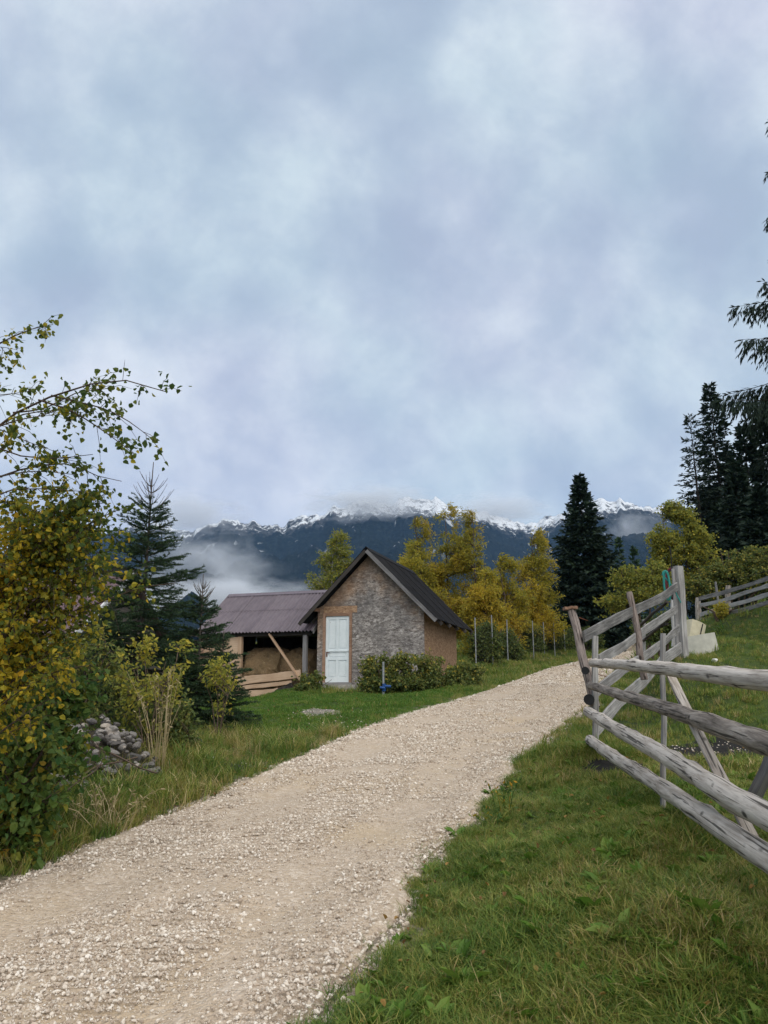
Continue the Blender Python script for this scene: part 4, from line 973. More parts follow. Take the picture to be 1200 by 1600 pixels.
# ---- yellow aspen at the left edge; its limbs arch into the picture
AB = G(-3.05, 4.9)
def loc3(px, py, Y): return np.array(at(px, py, Y) - AB)
def arch(pts):
    P = np.array([loc3(*p) for p in pts]); d = np.r_[0, np.cumsum(np.linalg.norm(np.diff(P, axis=0), axis=1))]; t = np.linspace(0, d[-1], 40)
    Q = np.stack([np.interp(t, d, P[:, i]) for i in range(3)], 1)
    for _ in range(14): Q[1:-1] = (Q[:-2] + 2 * Q[1:-1] + Q[2:]) / 4
    return Q[np.linspace(0, 39, 8).round().astype(int)]
ext_l = np.array([arch(a) for a in (
    [(-90, 800, 4.7), (-40, 690, 4.6), (20, 645, 4.55), (80, 618, 4.5), (150, 596, 4.45), (200, 590, 4.4), (235, 597, 4.4), (262, 613, 4.4)],
    [(80, 618, 4.5), (130, 630, 4.5), (170, 640, 4.45), (205, 660, 4.45), (240, 688, 4.4)],
    [(60, 625, 4.5), (110, 640, 4.5), (150, 665, 4.45), (185, 690, 4.45), (213, 712, 4.4)],
    [(-110, 640, 4.8), (-30, 550, 4.7), (20, 526, 4.6), (50, 512, 4.55), (83, 507, 4.5)],
    [(-60, 580, 4.7), (-20, 542, 4.65), (5, 542, 4.6), (28, 547, 4.6)],
    [(-90, 760, 4.7), (-20, 690, 4.6), (30, 715, 4.6), (80, 718, 4.6), (145, 710, 4.5)],
    [(-90, 800, 4.7), (0, 742, 4.7), (60, 735, 4.6), (120, 742, 4.6)],
    [(-90, 850, 4.7), (0, 765, 4.6), (70, 763, 4.6), (130, 768, 4.6)],
    [(-60, 640, 4.7), (-10, 618, 4.6), (30, 614, 4.6), (55, 610, 4.6)],
    [(-40, 690, 4.6), (20, 650, 4.7), (80, 640, 4.7), (130, 645, 4.6)],
    [(-40, 680, 4.5), (30, 655, 4.4), (70, 650, 4.4), (110, 630, 4.4)],
    [(-60, 720, 4.7), (-10, 665, 4.7), (40, 690, 4.6), (75, 700, 4.6)],
    [(20, 645, 4.55), (70, 640, 4.6), (120, 612, 4.6), (180, 606, 4.5)],
    [(-40, 760, 4.7), (40, 730, 4.7), (110, 722, 4.7), (150, 745, 4.6), (190, 752, 4.6)])])
stems = [([(0, 0, -.2), (.05, .05, .8), (.0, .0, 1.6), (-.10, .0, 2.6), (-.2, 0, 3.5)], .055, .012), ([(.12, .1, -.2), (.35, .1, .7), (.55, .15, 1.35), (.7, .1, 2.0)], .035, .010), ([(-.1, .3, -.2), (.1, .5, .8), (.2, .7, 1.7)], .035, .01)]
blobs = [(loc3(60, 860, 4.9), (.62, .5, .42), 4), (loc3(140, 835, 4.75), (.26, .35, .28), 2.2), (loc3(40, 960, 4.9), (.6, .5, .42), 4), (loc3(-40, 900, 5.0), (.5, .5, .9), 3),
         (loc3(160, 775, 4.7), (.16, .2, .09), .45), (loc3(60, 1060, 4.9), (.5, .45, .35), 2.2), (loc3(200, 905, 5.0), (.34, .3, .13), 1.0), (loc3(20, 775, 4.8), (.45, .4, .2), .35)]
def t_aspen(P, r): return .66 - .42 * np.clip((P[:, 0] - .35) / 1.1, 0, 1) - .2 * np.clip((P[:, 2] - 1.9) / 1.0, 0, 1) + r.normal(0, .22, len(P))
w1_, f1_ = broadleaf(rng, stems, blobs, 135, 12, .25, 7, .038, .033, t_aspen, 'oval', extra=ext_l, limb_r=.0045, min_t=.25, hang=.5, leafspread=.022, rise=.5, twig_r=.0022)
plant('aspen_tree', AB, 'yellowing aspen at the left edge with thin branches arching over the sky', 'tree', w1_, f1_, M_twig, L_aspen)

# ---- hazel bushes below it
def t_hz(P, r): return .56 + .25 * np.clip(-P[:, 0], -1, 1) - .2 * np.clip(P[:, 2] - .4, -1, 1) + r.normal(0, .2, len(P))
for (px, py, Yb, rx, rz, nl, label, lm, Ll) in (
        (-5, 1200, 5.6, .60, .50, 90, 'broad-leaved green and gold bush at the bottom left beside the road', L_hazel, .062),
        (35, 1105, 6.1, .60, .50, 70, 'dark green bush under the aspen and left of the stone heap', L_hazel, .062),
        (-60, 1060, 5.8, .7, .8, 60, 'tall bush at the far left edge behind the aspen', L_hazel, .075)):
    c = at(px, py, Yb); b = G(c.x, c.y); h = c.z - b.z
    st = [([(0, 0, -.1), (q * .12, rng.normal(0, .1), h * .6), (q * .3, rng.normal(0, .15), h * 1.2)], .014, .005) for q in (-1.4, -.5, .3, 1.2)]
    a_, f_ = broadleaf(rng, st, [((0, 0, h), (rx, .5, rz), 1), ((0, -.1, h * .5), (rx * .9, .45, h * .5), .7)], nl, 8, .26, 7, Ll, Ll * .8, t_hz, 'oval', hang=.35, rise=.9, leafspread=.03, twig_r=.0025)
    plant('hazel_bush', b, label, 'bush', a_, f_, M_twig, lm, 'bushes at the left roadside', 'stems', 'foliage')
# ---- willow sapling and undergrowth round the stone heap
def t_sap(P, r): return .55 + .2 * (P[:, 2] - .8) + r.normal(0, .2, len(P))
for (px, py, Yb, rx, rz, nl, label, lm) in (
        (240, 1040, 8.6, .36, .42, 26, 'yellow-green sapling with slender stems behind the dry stalks', L_birch),
        (190, 1090, 9.4, .50, .36, 32, 'olive bush between the aspen and the sapling behind the stone heap', L_green),
        (265, 1140, 9.0, .42, .32, 44, 'dark twiggy bush right of the stone heap', L_green),
        (345, 1055, 10.6, .20, .22, 14, 'small golden-green bush in front of the lower spruce', L_birch),
        (125, 1030, 8.6, .6, .34, 42, 'olive-leaved bush under the building eave behind the aspen', L_green)):
    c = at(px, py, Yb); b = G(c.x, c.y); h = c.z - b.z
    st = [([(0, 0, -.1), (q * .10, rng.normal(0, .08), h * .6), (q * .2, rng.normal(0, .12), h * 1.05)], .009, .003) for q in (-1.2, -.4, .4, 1.3)]
    a_, f_ = broadleaf(rng, st, [((0, 0, h), (rx, .4, rz), 1), ((0, 0, h * .5), (rx * .9, .4, h * .45), .5)], nl, 7, .25, 8, .055, .030, t_sap, 'oval', rise=1.0, leafspread=.03, twig_r=.0025)
    plant('roadside_bush', b, label, 'bush', a_, f_, M_twig, lm, 'bushes round the stone heap', 'stems', 'foliage')
# ---- young spruces
for (px, py, ptop, Yb, R_, wh, per, label, ld) in (
        (240, 1118, 722, 12.2, 2.0, 15, 7, 'young spruce with a bare leading shoot behind the aspen', .20),
        (318, 1112, 897, 12.0, 1.2, 11, 7, 'low young spruce in front of the hay shed corner', .20),
        (350, 1105, 985, 11.6, .62, 8, 7, 'smallest young spruce beside the shed front boards', .10),
        (170, 1105, 940, 13.0, 1.5, 10, 7, 'low spreading spruce between farm building and tallest young spruce', .10)):
    c = at(px, ptop, Yb); b = G(c.x, c.y); H = c.z - b.z
    a_, f_ = spruce(rng, H, R_, wh + 3, per + 2, True, power=1.1, droop=.12, up_top=.95, leader=ld, dens=300, needle=(.034, .0085), twigden=30)
    plant('young_spruce', b, label, 'spruce', a_, f_, M_bark, L_spruce, 'young spruces before the hay shed')

# ---- raspberry thicket before the hut, weeds at its step
def t_rsp(P, r): return .58 + .25 * (P[:, 2] - .5) + r.normal(0, .22, len(P))
for (px, py, Yb, rx, rz, nl, label) in ((592, 1054, 20.3, .62, .46, 80, 'dark raspberry bush beside the white door of the hut'), (655, 1050, 20.2, .85, .50, 130, 'middle raspberry bush against the grey hut wall'), (722, 1054, 20.2, .58, .44, 90, 'yellow-tinged raspberry bush at the roadside corner of the hut'),
                                        (485, 1068, 21.6, .30, .22, 24, 'small weedy bush between shed post and hut step')):
    c = at(px, py, Yb); b = G(c.x, c.y); h = max(.22, c.z - b.z)
    st = [([(q * .1, 0, -.1), (q * .28, rng.normal(0, .1), h * .7), (q * .45, rng.normal(0, .12), h * 1.35)], .010, .004) for q in (-1.3, -.6, 0, .6, 1.3)]
    a_, f_ = broadleaf(rng, st, [((0, 0, h), (rx, .45, rz), 1), ((0, -.15, h * .4), (rx * 1.02, .5, h * .4), .9)], nl, 8, .24, 8, .075, .055, t_rsp, 'oval', rise=1.2, leafspread=.04, twig_r=.003)
    plant('raspberry_bush', b, label, 'bush', a_, f_, M_twig, L_green, 'bushes along the hut front', 'stems', 'foliage')

# ---- larches, birch and other trees behind the hut and fence
def t_l(P, r): return .45 + .18 * np.sin(P[:, 0] * 2.2 + P[:, 2]) - .10 * (P[:, 2] > 5) + r.normal(0, .16, len(P))
def larch(px, pbot, ptop, Yb, R_, label, seed, lm=L_larch, wm=M_twig, n=150, group='golden larches behind the hut', name='larch_tree', bl=None, LL=.15, LW=.05):
    r = np.random.default_rng(seed); c = at(px, ptop, Yb); b = G(c.x, c.y); H = c.z - b.z
    st = [([(0, 0, -.3), (r.normal(0, .08), r.normal(0, .1), H * .5), (r.normal(0, .12), 0, H * .97)], .07, .012)]
    bl = []
    for q in np.linspace(.16, .95, 10):
        wd = R_ * (1 - q) ** .65 + .16
        for s_ in range(3 if q < .7 else 2):
            a = r.uniform(0, 6.28); bl.append(((math.cos(a) * wd * .55, math.sin(a) * wd * .55, H * q + r.normal(0, .15)), (wd * .55, wd * .5, .22 + .03 * H), wd))
    a_, f_ = broadleaf(r, st, bl, n, 11, .55, 9, LL, LW, t_l, 'rhomb', lift=.12, rise=.35, leafspread=.05, limb_r=.010, twig_r=.006, droop=.2, hang=.15)
    return plant(name, b, label, 'tree', a_, f_, wm, lm, group)
larch(655, 985, 800, 36, 1.6, 'golden larch directly behind the hut ridge, leftmost of the larch group', 21)
larch(700, 985, 788, 38, 1.8, 'tall golden larch standing over the hut roof eave', 22, n=170)
larch(738, 985, 794, 37, 1.7, 'golden larch with a pointed top right of the hut roof', 23, n=170)
larch(783, 990, 862, 34, 1.7, 'low rusty-gold larch behind the wire fence, middle of the group', 24, n=150)
larch(832, 990, 834, 37, 1.9, 'golden larch nearest the big dark spruce behind the wire fence', 25, n=190)
larch(640, 985, 868, 33, 1.3, 'small yellow-green larch at the back corner of the hut', 26, n=110)
larch(760, 1000, 900, 31.5, 1.4, 'short bushy larch just behind the wire fence posts', 28, n=120)
def t_b(P, r): return .4 + r.normal(0, .22, len(P))
def crowned(name, px, pbot, Yb, blobs_px, n, label, lm, wm, group, seed, LL=.11, LW=.08, tw=8, ln=9, tf=t_b, shape='rhomb', trunk=.07, cat='tree', tl=.5, multi=1):
    r = np.random.default_rng(seed); c = at(px, pbot, Yb); b = G(c.x, c.y)
    bl = []; top = 0
    for (bx_, by_, wx, wy, wt) in blobs_px:
        q = at(bx_, by_, Yb) - b; k = Yb / FPX; bl.append((tuple(q), (wx * k, min(wx, 90) * k * .8, wy * k), wt)); top = max(top, q.z + wy * k * .8)
    cx = np.mean([q[0][0] for q in bl])
    st = [([(s_ * .1, 0, -.3), (s_ * .3 + cx * .3, r.normal(0, .1), top * .5), (s_ * .6 + cx * .7, r.normal(0, .1), top * .95)], trunk, .012) for s_ in np.linspace(-1, 1, multi)] if multi > 1 else [([(0, 0, -.3), (cx * .3, .05, top * .5), (cx * .7, 0, top * .97)], trunk, .012)]
    a_, f_ = broadleaf(r, st, bl, n, tw, tl, ln, LL, LW, tf, shape, rise=.6, leafspread=.05, limb_r=.009, twig_r=.006)
    return plant(name, b, label, cat, a_, f_, wm, lm, group, 'trunk' if cat == 'tree' else 'stems', 'crown' if cat == 'tree' else 'foliage')
crowned('birch_tree', 515, 990, 42, [(528, 845, 14, 16, .6), (517, 880, 26, 22, 1.4), (508, 912, 34, 20, 1.4), (535, 870, 18, 22, 1)], 120, 'pale green birch rising between shed roof and hut gable', L_birch, M_birchbark, None, 31, LL=.12, LW=.08)
crowned('ash_tree', 1062, 955, 33, [(1052, 798, 18, 16, .6), (1072, 812, 16, 14, .5), (1040, 845, 30, 22, 1.2), (1090, 838, 26, 18, 1), (1060, 865, 40, 20, 1.4), (1025, 885, 24, 14, .8), (1110, 872, 30, 24, 1.1), (1070, 905, 46, 22, 1.4)], 230, 'rounded yellow-green tree behind the gate post', L_birch, M_bark, None, 32, tw=9, ln=10, tf=lambda P, r: .62 - .12 * P[:, 2] / 4 + r.normal(0, .25, len(P)), multi=2)
crowned('hazel_shrub', 1003, 985, 29, [(985, 905, 30, 16, 1), (1010, 925, 46, 18, 1.4), (960, 935, 34, 10, .8), (1030, 905, 22, 24, 1)], 150, 'yellowish overhanging shrub behind the middle of the plank gate', L_birch, M_twig, 'shrubs behind the fences', 33, cat='shrub', multi=3)
crowned('hazel_shrub', 1028, 1000, 23, [(1015, 985, 24, 18, 1), (1045, 972, 22, 20, 1)], 90, 'dark green shrub seen through the gaps of the plank gate', L_green, M_twig, 'shrubs behind the fences', 36, cat='shrub', multi=3, LL=.08, LW=.055, tl=.3)
crowned('hazel_shrub', 1150, 945, 31, [(1130, 905, 40, 26, 1.2), (1175, 890, 40, 32, 1.5), (1215, 880, 40, 36, 1.2), (1090, 915, 32, 24, 1)], 300, 'dense green shrub behind the far rail fence', L_green, M_twig, 'shrubs behind the fences', 34, cat='shrub', multi=4, tw=9, ln=10, tf=lambda P, r: .6 + r.normal(0, .25, len(P)))
crowned('hazel_shrub', 1127, 960, 25.2, [(1127, 953, 10, 9, 1)], 16, 'tiny yellow bush at the foot of the far rail fence', L_birch, M_twig, 'shrubs behind the fences', 35, cat='shrub', multi=3, tl=.2, LL=.07, LW=.05, tf=lambda P, r: .8 + r.normal(0, .2, len(P)))
for i, (px, pb, Yb, w_, h_, lb) in enumerate(((757, 1030, 27.5, 18, 34, 'green shrub tangled in the wire fence by the hut corner'), (790, 1028, 30.5, 22, 26, 'dull green shrub behind the second bay of the wire fence'), (825, 1022, 34, 24, 26, 'grey-green shrub behind the middle of the wire fence'),
                                             (865, 1016, 38.5, 24, 20, 'brownish shrub behind the wire fence left of the leaning pole'), (910, 1008, 44, 30, 18, 'dark shrub under the big spruce behind the road'))):
    crowned('fence_shrub', px, pb, Yb, [(px, pb - h_ * .9, w_, h_ * .7, 1), (px + 4, pb - h_ * .4, w_ * 1.1, h_ * .5, .8)], 110, lb, L_green, M_twig, 'shrubs along the wire fence', 40 + i, cat='shrub', multi=3, LL=.10, LW=.06, tl=.4, tf=lambda P, r: .42 + r.normal(0, .2, len(P)))

# ---- spruces
def conifer(px, pbot, ptop, Yb, R_, wh, per, label, seed, group, lm=L_spruced, wm=M_darkbark, **kw):
    r = np.random.default_rng(seed); c = at(px, ptop, Yb); b = G(c.x, c.y); H = c.z - b.z
    a_, f_ = spruce(r, H, R_, wh, per, False, **kw)
    return plant('spruce_tree', b, label, 'spruce', a_, f_, wm, lm, group)
gs = 'spruces of the wood on the right'
conifer(905, 1000, 738, 48, 4.1, 34, 11, 'big dark conical spruce beyond the road, right of the larches', 51, None, power=1.05, droop=.25, up_top=.7, leader=.045, spray=(.36, .17), twigden=16)
conifer(966, 1000, 843, 74, 2.0, 16, 8, 'small distant spruce just right of the big dark spruce', 52, 'distant small spruces', lm=L_spruce, droop=.2, leader=.03, spray=(.40, .18), twigden=8)
conifer(990, 1000, 856, 76, 1.9, 15, 8, 'shorter distant spruce behind the yellow shrub', 53, 'distant small spruces', lm=L_spruce, droop=.2, leader=.03, spray=(.40, .18), twigden=8)
conifer(940, 1005, 868, 70, 1.9, 15, 8, 'distant spruce partly hidden by the big dark spruce', 57, 'distant small spruces', lm=L_spruce, droop=.2, leader=.03, spray=(.40, .18), twigden=8)
conifer(1108, 935, 598, 52, 3.4, 34, 8, 'tallest thin spruce of the wood, ragged against the sky', 54, gs, power=.75, droop=.18, up_top=.5, leader=.015, bare=.22, spray=(.36, .13), twigden=17, gaps=.04)
conifer(1078, 935, 648, 50, 2.2, 26, 6, 'leaning bare-trunked spruce at the left edge of the wood', 55, gs, power=.6, droop=.22, up_top=.5, leader=.015, bare=.25, spray=(.32, .10), twigden=13, gaps=.10)
for i, (px, pt, Yb, R_, lb) in enumerate(((1160, 668, 44, 2.7, 'dark spruce right of the tallest thin spruce'), (1190, 640, 46, 3.0, 'dark spruce under the overhanging boughs at the right edge'), (1222, 600, 42, 3.2, 'tall spruce cut off by the right edge of the wood'), (1150, 735, 41, 2.6, 'shorter spruce filling the middle of the dark wood'), (1128, 790, 46, 2.6, 'low dark spruce at the foot of the bare trunks'), (1185, 770, 38, 2.6, 'low dark spruce behind the far rail fence shrub'), (1102, 762, 54, 3.0, 'dark spruce behind the bare trunks of the leaning spruce'), (1135, 705, 56, 3.2, 'dark spruce deep in the wood between the thin spruces'))):
    conifer(px, 935, pt, Yb, R_, 26, 8, lb, 60 + i, gs, power=.7, droop=.25, up_top=.5, leader=.02, bare=.02, spray=(.42, .20), twigden=16)
conifer(1270, 945, -60, 16, 5.6, 25, 6, 'tall near spruce reaching in from the right with drooping boughs', 75, None, wm=M_darkbark, power=1.0, droop=.24, up_top=.3, leader=.02, bare=.33, spray=(.15, .032), twigden=36, hang=.65, gaps=.12, brad=.005, sdens=.24)

# ------------------------------------------------------------------ stone heap
def rock_mesh(name, seed, mat, flat=.65, sub=2, rough=.22):
    r = np.random.default_rng(seed)
    import bmesh
    bm = bmesh.new(); bmesh.ops.create_icosphere(bm, subdivisions=sub, radius=1.0)
    ax = nrmz(r.normal(size=(11, 3))); cut = r.uniform(.5, .82, 11); sc = np.array([1, r.uniform(.6, .95), flat * r.uniform(.75, 1.2)])
    for v in bm.verts:
        p = np.array(v.co)
        for a, c in zip(ax, cut):
            d = p @ a
            if d > c: p = p - a * (d - c) * .97
        p = p * (1 + r.normal(0, rough * .12)); v.co = Vector(p * sc)
    me = bpy.data.meshes.new(name); bm.to_mesh(me); bm.free(); me.materials.append(mat); return me
RM = [rock_mesh('stone', 200 + i, M_stone) for i in range(9)]
rs_ = np.random.default_rng(5); HC = (-2.95, 8.1); k = 0
for i in range(640):
    rad = .90 * math.sqrt(rs_.random()); a = rs_.uniform(0, 6.28); x = HC[0] + rad * math.cos(a) * .82; y = HC[1] + rad * math.sin(a)
    hgt = .42 * max(0, 1 - (rad / .95) ** 1.5)
    if y > HC[1] + .05 or k >= 290: continue
    s = rs_.choice([.03, .042, .055, .08], p=[.3, .35, .25, .10]) * rs_.uniform(.8, 1.25)
    M = Matrix.Translation((x, y, float(gz(x, y)) + hgt + rs_.uniform(-.04, .04) + .02)) @ Matrix.Rotation(rs_.uniform(0, 6.28), 4, 'Z') @ Matrix.Rotation(rs_.normal(0, .4), 4, 'X') @ Matrix.Diagonal((s, s, s, 1))
    o = ob('stone', RM[i % 9], None, M); k += 1
    tag(o, 'grey stone in the heap below the left-hand bushes', 'stone', 'stones in the heap')
mb = MB(); n = 26; th = np.linspace(0, 6.283, n, endpoint=False); V = []; 
for q in np.linspace(0, 1, 7):
    rad = .86 * q
    V += [(HC[0] + rad * math.cos(t) * .82, HC[1] + rad * math.sin(t), float(gz(HC[0] + rad * math.cos(t) * .82, HC[1] + rad * math.sin(t))) + .36 * max(0, 1 - q ** 1.5) - .03) for t in th]
mb.add(V, [(j * n + i, j * n + (i + 1) % n, (j + 1) * n + (i + 1) % n, (j + 1) * n + i) for j in range(6) for i in range(n)])
M_soil = mat_plain('dark_soil', (0.011, 0.0095, 0.008), 0.95, var=.6, scale=25)
M_thin = mat_plain('thin_gravel', (0.17, 0.155, 0.125), 0.95, var=.45, scale=30)
M_litter = mat_plain('leaf_litter', (0.045, 0.038, 0.026), 0.95, var=.6, scale=30)
tag(ob('soil_mound', mb.mesh('soil_mound', M_litter, True)), kind='structure')
# fallen sticks lying on the heap
for i, (a, b, r) in enumerate((((95, 1220, 7.3), (215, 1183, 7.5), .012), ((150, 1165, 7.6), (245, 1208, 7.3), .010), ((105, 1235, 7.0), (160, 1190, 7.3), .008))):
    p0, p1 = at(*a), at(*b)
    o = log('stick', p0, p1, r, r * .6, M_twig, None, seg=10, n=6, bumps=2, wav=.02)
    tag(o, ('long dark stick lying across the lower stone heap', 'thin stick slanting down the face of the stone heap', 'short twig at the left foot of the stone heap')[i], 'stick')
# white rocks in the grass
for px, py, Yb, s, lb in ((1115, 1019, 13.0, .06, 'small white rock in the grass right of the gate post'), (333, 1117, 9.2, .05, 'pale pebble by the dark ash patch at the lawn edge'), (78, 1360, 5.2, .05, 'bluish white stone at the left road edge')):
    p = at(px, py, Yb); tag(ob('rock', rock_mesh('rock', int(px), M_whiterock), None, Matrix.Translation(G(p.x, p.y, s * .4)) @ Matrix.Diagonal((s, s, s, 1))), lb, 'rock')

# dark soil patches with rubble under the fence
def patch(name, cx, cy, rx, ry, mat, seed, dz=.012):
    mb = MB(); n, k = 48, 10; th = np.linspace(0, 6.283, n, endpoint=False)
    e_ = 1 + .32 * fbm(np.cos(th) * 1.7 + seed, np.sin(th) * 1.7, 3, seed); V = []
    for q in np.linspace(0, 1, k):
        x = cx + rx * q * e_ * np.cos(th); y = cy + ry * q * e_ * np.sin(th); z = gz(x, y) + dz * (1.8 - 2.2 * q ** 3) + .02 * fbm(x * 6, y * 6, 3, seed) * (1 - q)
        V.append(np.stack([x, y, z], -1))
    mb.add(np.concatenate(V), [(j * n + i, j * n + (i + 1) % n, (j + 1) * n + (i + 1) % n, (j + 1) * n + i) for j in range(k - 1) for i in range(n)])
    return tag(ob(name, mb.mesh(name, mat, True)), kind='structure')
pa = at(960, 1195, 8.2); pb_ = at(1090, 1155, 9.0); pc = at(1160, 1165, 9.2)
PATCH = [(pa.x, pa.y, .42, .40), (pb_.x, pb_.y, .6, .75), (pc.x, pc.y, .5, .8), (-1.72, 8.95, .34, .30)]
for i, q in enumerate(PATCH): patch('bare_soil', *q, M_soil, 90 + i)
q1 = at(500, 1128, 14.3); PATCH += [(q1.x, q1.y, .36, .55)]; patch('bare_gravel', q1.x, q1.y, .45, .7, M_thin, 97)

# ------------------------------------------------------------------ grass and gravel

def tuft(i, mat, n, h, spread, wdt, tint0, lean=.45):
    r = np.random.default_rng(300 + i); mb = MB()
    a = r.uniform(0, 6.28, n); rad = spread * np.sqrt(r.random(n)); P0 = np.stack([rad * np.cos(a), rad * np.sin(a), np.full(n, -.01)], -1)
    az_ = r.uniform(0, 6.28, n); ln = np.abs(r.normal(lean, .25, n)); H = h * r.uniform(.45, 1.15, n)
    d = np.stack([np.cos(az_), np.sin(az_), 0 * az_], -1); s = np.stack([-np.sin(az_), np.cos(az_), 0 * az_], -1); w_ = (wdt * r.uniform(.7, 1.3, n))[:, None]
    z = np.array([0, 0, 1.0])
    P1 = P0 + z * (H * .55)[:, None] + d * (H * ln * .35)[:, None]; P2 = P0 + z * (H * (1 - .25 * ln))[:, None] + d * (H * ln * 1.0)[:, None]
    V = np.stack([P0 - s * w_ / 2, P0 + s * w_ / 2, P1 - s * w_ * .4, P1 + s * w_ * .4, P2], 1); b = np.arange(n)[:, None] * 5
    tn = np.repeat(np.clip(tint0 + r.normal(0, .16, n), 0, 1), 5)
    off = mb.n; mb.add(V.reshape(-1, 3), b + np.array([[0, 1, 3, 2]]), tn)
    mb.F.setdefault(3, []).append(b + np.array([[2, 3, 4]]) + off)
    o = bpy.data.objects.new('tuft_source', mb.mesh('tuft', mat)); SRC_list.append(o); return o
def herb(i, mat, n, h, tint0):
    r = np.random.default_rng(400 + i); mb = MB(); a = r.uniform(0, 6.28, n); D = nrmz(np.stack([np.cos(a), np.sin(a), r.uniform(.2, .9, n)], -1))
    leaves(mb, D * .01, D, np.array([0, 0, 1.0]) + D * -.3, h * r.uniform(.6, 1.1, n), h * .45 * r.uniform(.8, 1.2, n), np.clip(tint0 + r.normal(0, .1, n), 0, 1), 'oval')
    o = bpy.data.objects.new('herb_source', mb.mesh('herb', mat)); SRC_list.append(o); return o
def scatter(name, sources, P, S, R, idx, mat=None):
    """one object whose geometry nodes put a source on every point"""
    me = bpy.data.meshes.new(name); me.vertices.add(len(P)); me.vertices.foreach_set('co', P.astype(np.float32).ravel())
    for nm, typ, dat in (('scl', 'FLOAT_VECTOR', S), ('rot', 'FLOAT_VECTOR', R), ('idx', 'INT', idx)):
        a = me.attributes.new(nm, typ, 'POINT'); a.data.foreach_set('vector' if typ == 'FLOAT_VECTOR' else 'value', np.ascontiguousarray(dat).ravel().astype(np.float32 if typ != 'INT' else np.int32))
    me.update(); o = ob(name, me)
    cl = bpy.data.collections.new(name + '_sources')
    for q, s in enumerate(sources): s.name = 'a%03d' % q + s.name; cl.objects.link(s)
    ng = bpy.data.node_groups.new(name, 'GeometryNodeTree'); ng.interface.new_socket('Geometry', in_out='INPUT', socket_type='NodeSocketGeometry'); ng.interface.new_socket('Geometry', in_out='OUTPUT', socket_type='NodeSocketGeometry')
    gi, go = ng.nodes.new('NodeGroupInput'), ng.nodes.new('NodeGroupOutput'); ci = ng.nodes.new('GeometryNodeCollectionInfo')
    ci.inputs['Collection'].default_value = cl; ci.inputs['Separate Children'].default_value = True; ci.inputs['Reset Children'].default_value = True
    ip = ng.nodes.new('GeometryNodeInstanceOnPoints'); ip.inputs['Pick Instance'].default_value = True
    def attr(nm, typ):
        n = ng.nodes.new('GeometryNodeInputNamedAttribute'); n.data_type = typ; n.inputs['Name'].default_value = nm; return n.outputs['Attribute']
    ng.links.new(gi.outputs[0], ip.inputs['Points']); ng.links.new(ci.outputs[0], ip.inputs['Instance']); ng.links.new(attr('idx', 'INT'), ip.inputs['Instance Index'])
    ng.links.new(attr('rot', 'FLOAT_VECTOR'), ip.inputs['Rotation']); ng.links.new(attr('scl', 'FLOAT_VECTOR'), ip.inputs['Scale']); ng.links.new(ip.outputs[0], go.inputs[0])
    md = o.modifiers.new('scatter', 'NODES'); md.node_group = ng
    return tag(o, kind='stuff')
SRC_list = []
rg_ = np.random.default_rng(77)
def in_view(x, y, pad=.12):
    t = y * 1.0; return (np.abs(x) < (0.5 + pad) * 1.06 * y + .35)
def pts(n, x0, x1, y0, y1, bias=1.0):
    y = y0 + (y1 - y0) * rg_.random(n) ** bias; x = rg_.uniform(x0, x1, n); return x, y
def clearing(x, y):
    k = np.ones(len(x), bool)
    for cx, cy, rx, ry in PATCH: k &= ((x - cx) / rx) ** 2 + ((y - cy) / ry) ** 2 > rg_.uniform(.25, 1.3, len(x))
    # nothing grows inside the buildings
    for M, x0, x1, y0, y1 in ((MH, -.05, HW + .05, -.6, HD), (MS, 0, SLn + .6, -.05, SD_)):
        Mi = M.inverted(); lx = Mi[0][0] * x + Mi[0][1] * y + Mi[0][3]; ly = Mi[1][0] * x + Mi[1][1] * y + Mi[1][3]
        k &= ~((lx > x0) & (lx < x1) & (ly > y0) & (ly < y1))
    return k
def sow(name, srcs, x, y, smin, smax, margin=.02, tilt=.22, weights=None, thin=0.0, nherb=0):
    k = in_view(x, y) & clearing(x, y); l, r = edge_x(y); jig = .10 * fbm(x * 2.1, y * 2.1, 3, 13) + rg_.normal(0, .05, len(x))
    k &= (road_t(x, y) + jig < margin - .04)
    if thin: k &= fbm(x * .9, y * .9, 3, 19) + rg_.normal(0, .3, len(x)) > -thin
    x, y = x[k], y[k]; n = len(x); s = rg_.uniform(smin, smax, n) * (1 + .42 * fbm(x * 1.6, y * 1.6, 3, 23))
    P = np.stack([x, y, gz(x, y)], -1); S = np.stack([s, s, s * rg_.uniform(.8, 1.2, n)], -1); R = np.stack([rg_.normal(0, tilt, n), rg_.normal(0, tilt, n), rg_.uniform(0, 6.28, n)], -1)
    idx = rg_.choice(len(srcs), n, p=weights) if weights is not None else rg_.integers(0, len(srcs), n)
    m = len(srcs) - nherb; pat = np.clip((fbm(x * 1.7, y * 1.7, 4, 37) * .55 + .5) * m, 0, m - 1).astype(int); idx = np.where(rg_.random(n) < .5, pat, idx)
    return scatter(name, srcs, P, S, R, idx)
nearT = [tuft(i, L_grass, 28, .082, .05, .0038, t0, .95) for i, t0 in enumerate((.18, .26, .33, .40, .48, .60, .76))] + [herb(i, L_lawn, 7, .05 + .018 * i, .25 + .1 * i) for i in range(4)]
x1_, y1_ = pts(40000, -.8, 4.2, 2.2, 9.5, 1.25)
sow('grass', nearT, x1_, y1_, .6, 1.25, weights=[.15, .17, .16, .14, .10, .08, .06, .04, .04, .03, .03], nherb=4)
midT = [tuft(20 + i, L_grass, 22, .10, .07, .0065, t0, .5) for i, t0 in enumerate((.25, .35, .45, .6, .75))]
x1_, y1_ = pts(42000, 1.5, 20, 7.5, 34, 1.4)
sow('grass', midT, x1_, y1_, .6, 1.3, weights=[.25, .3, .25, .13, .07])
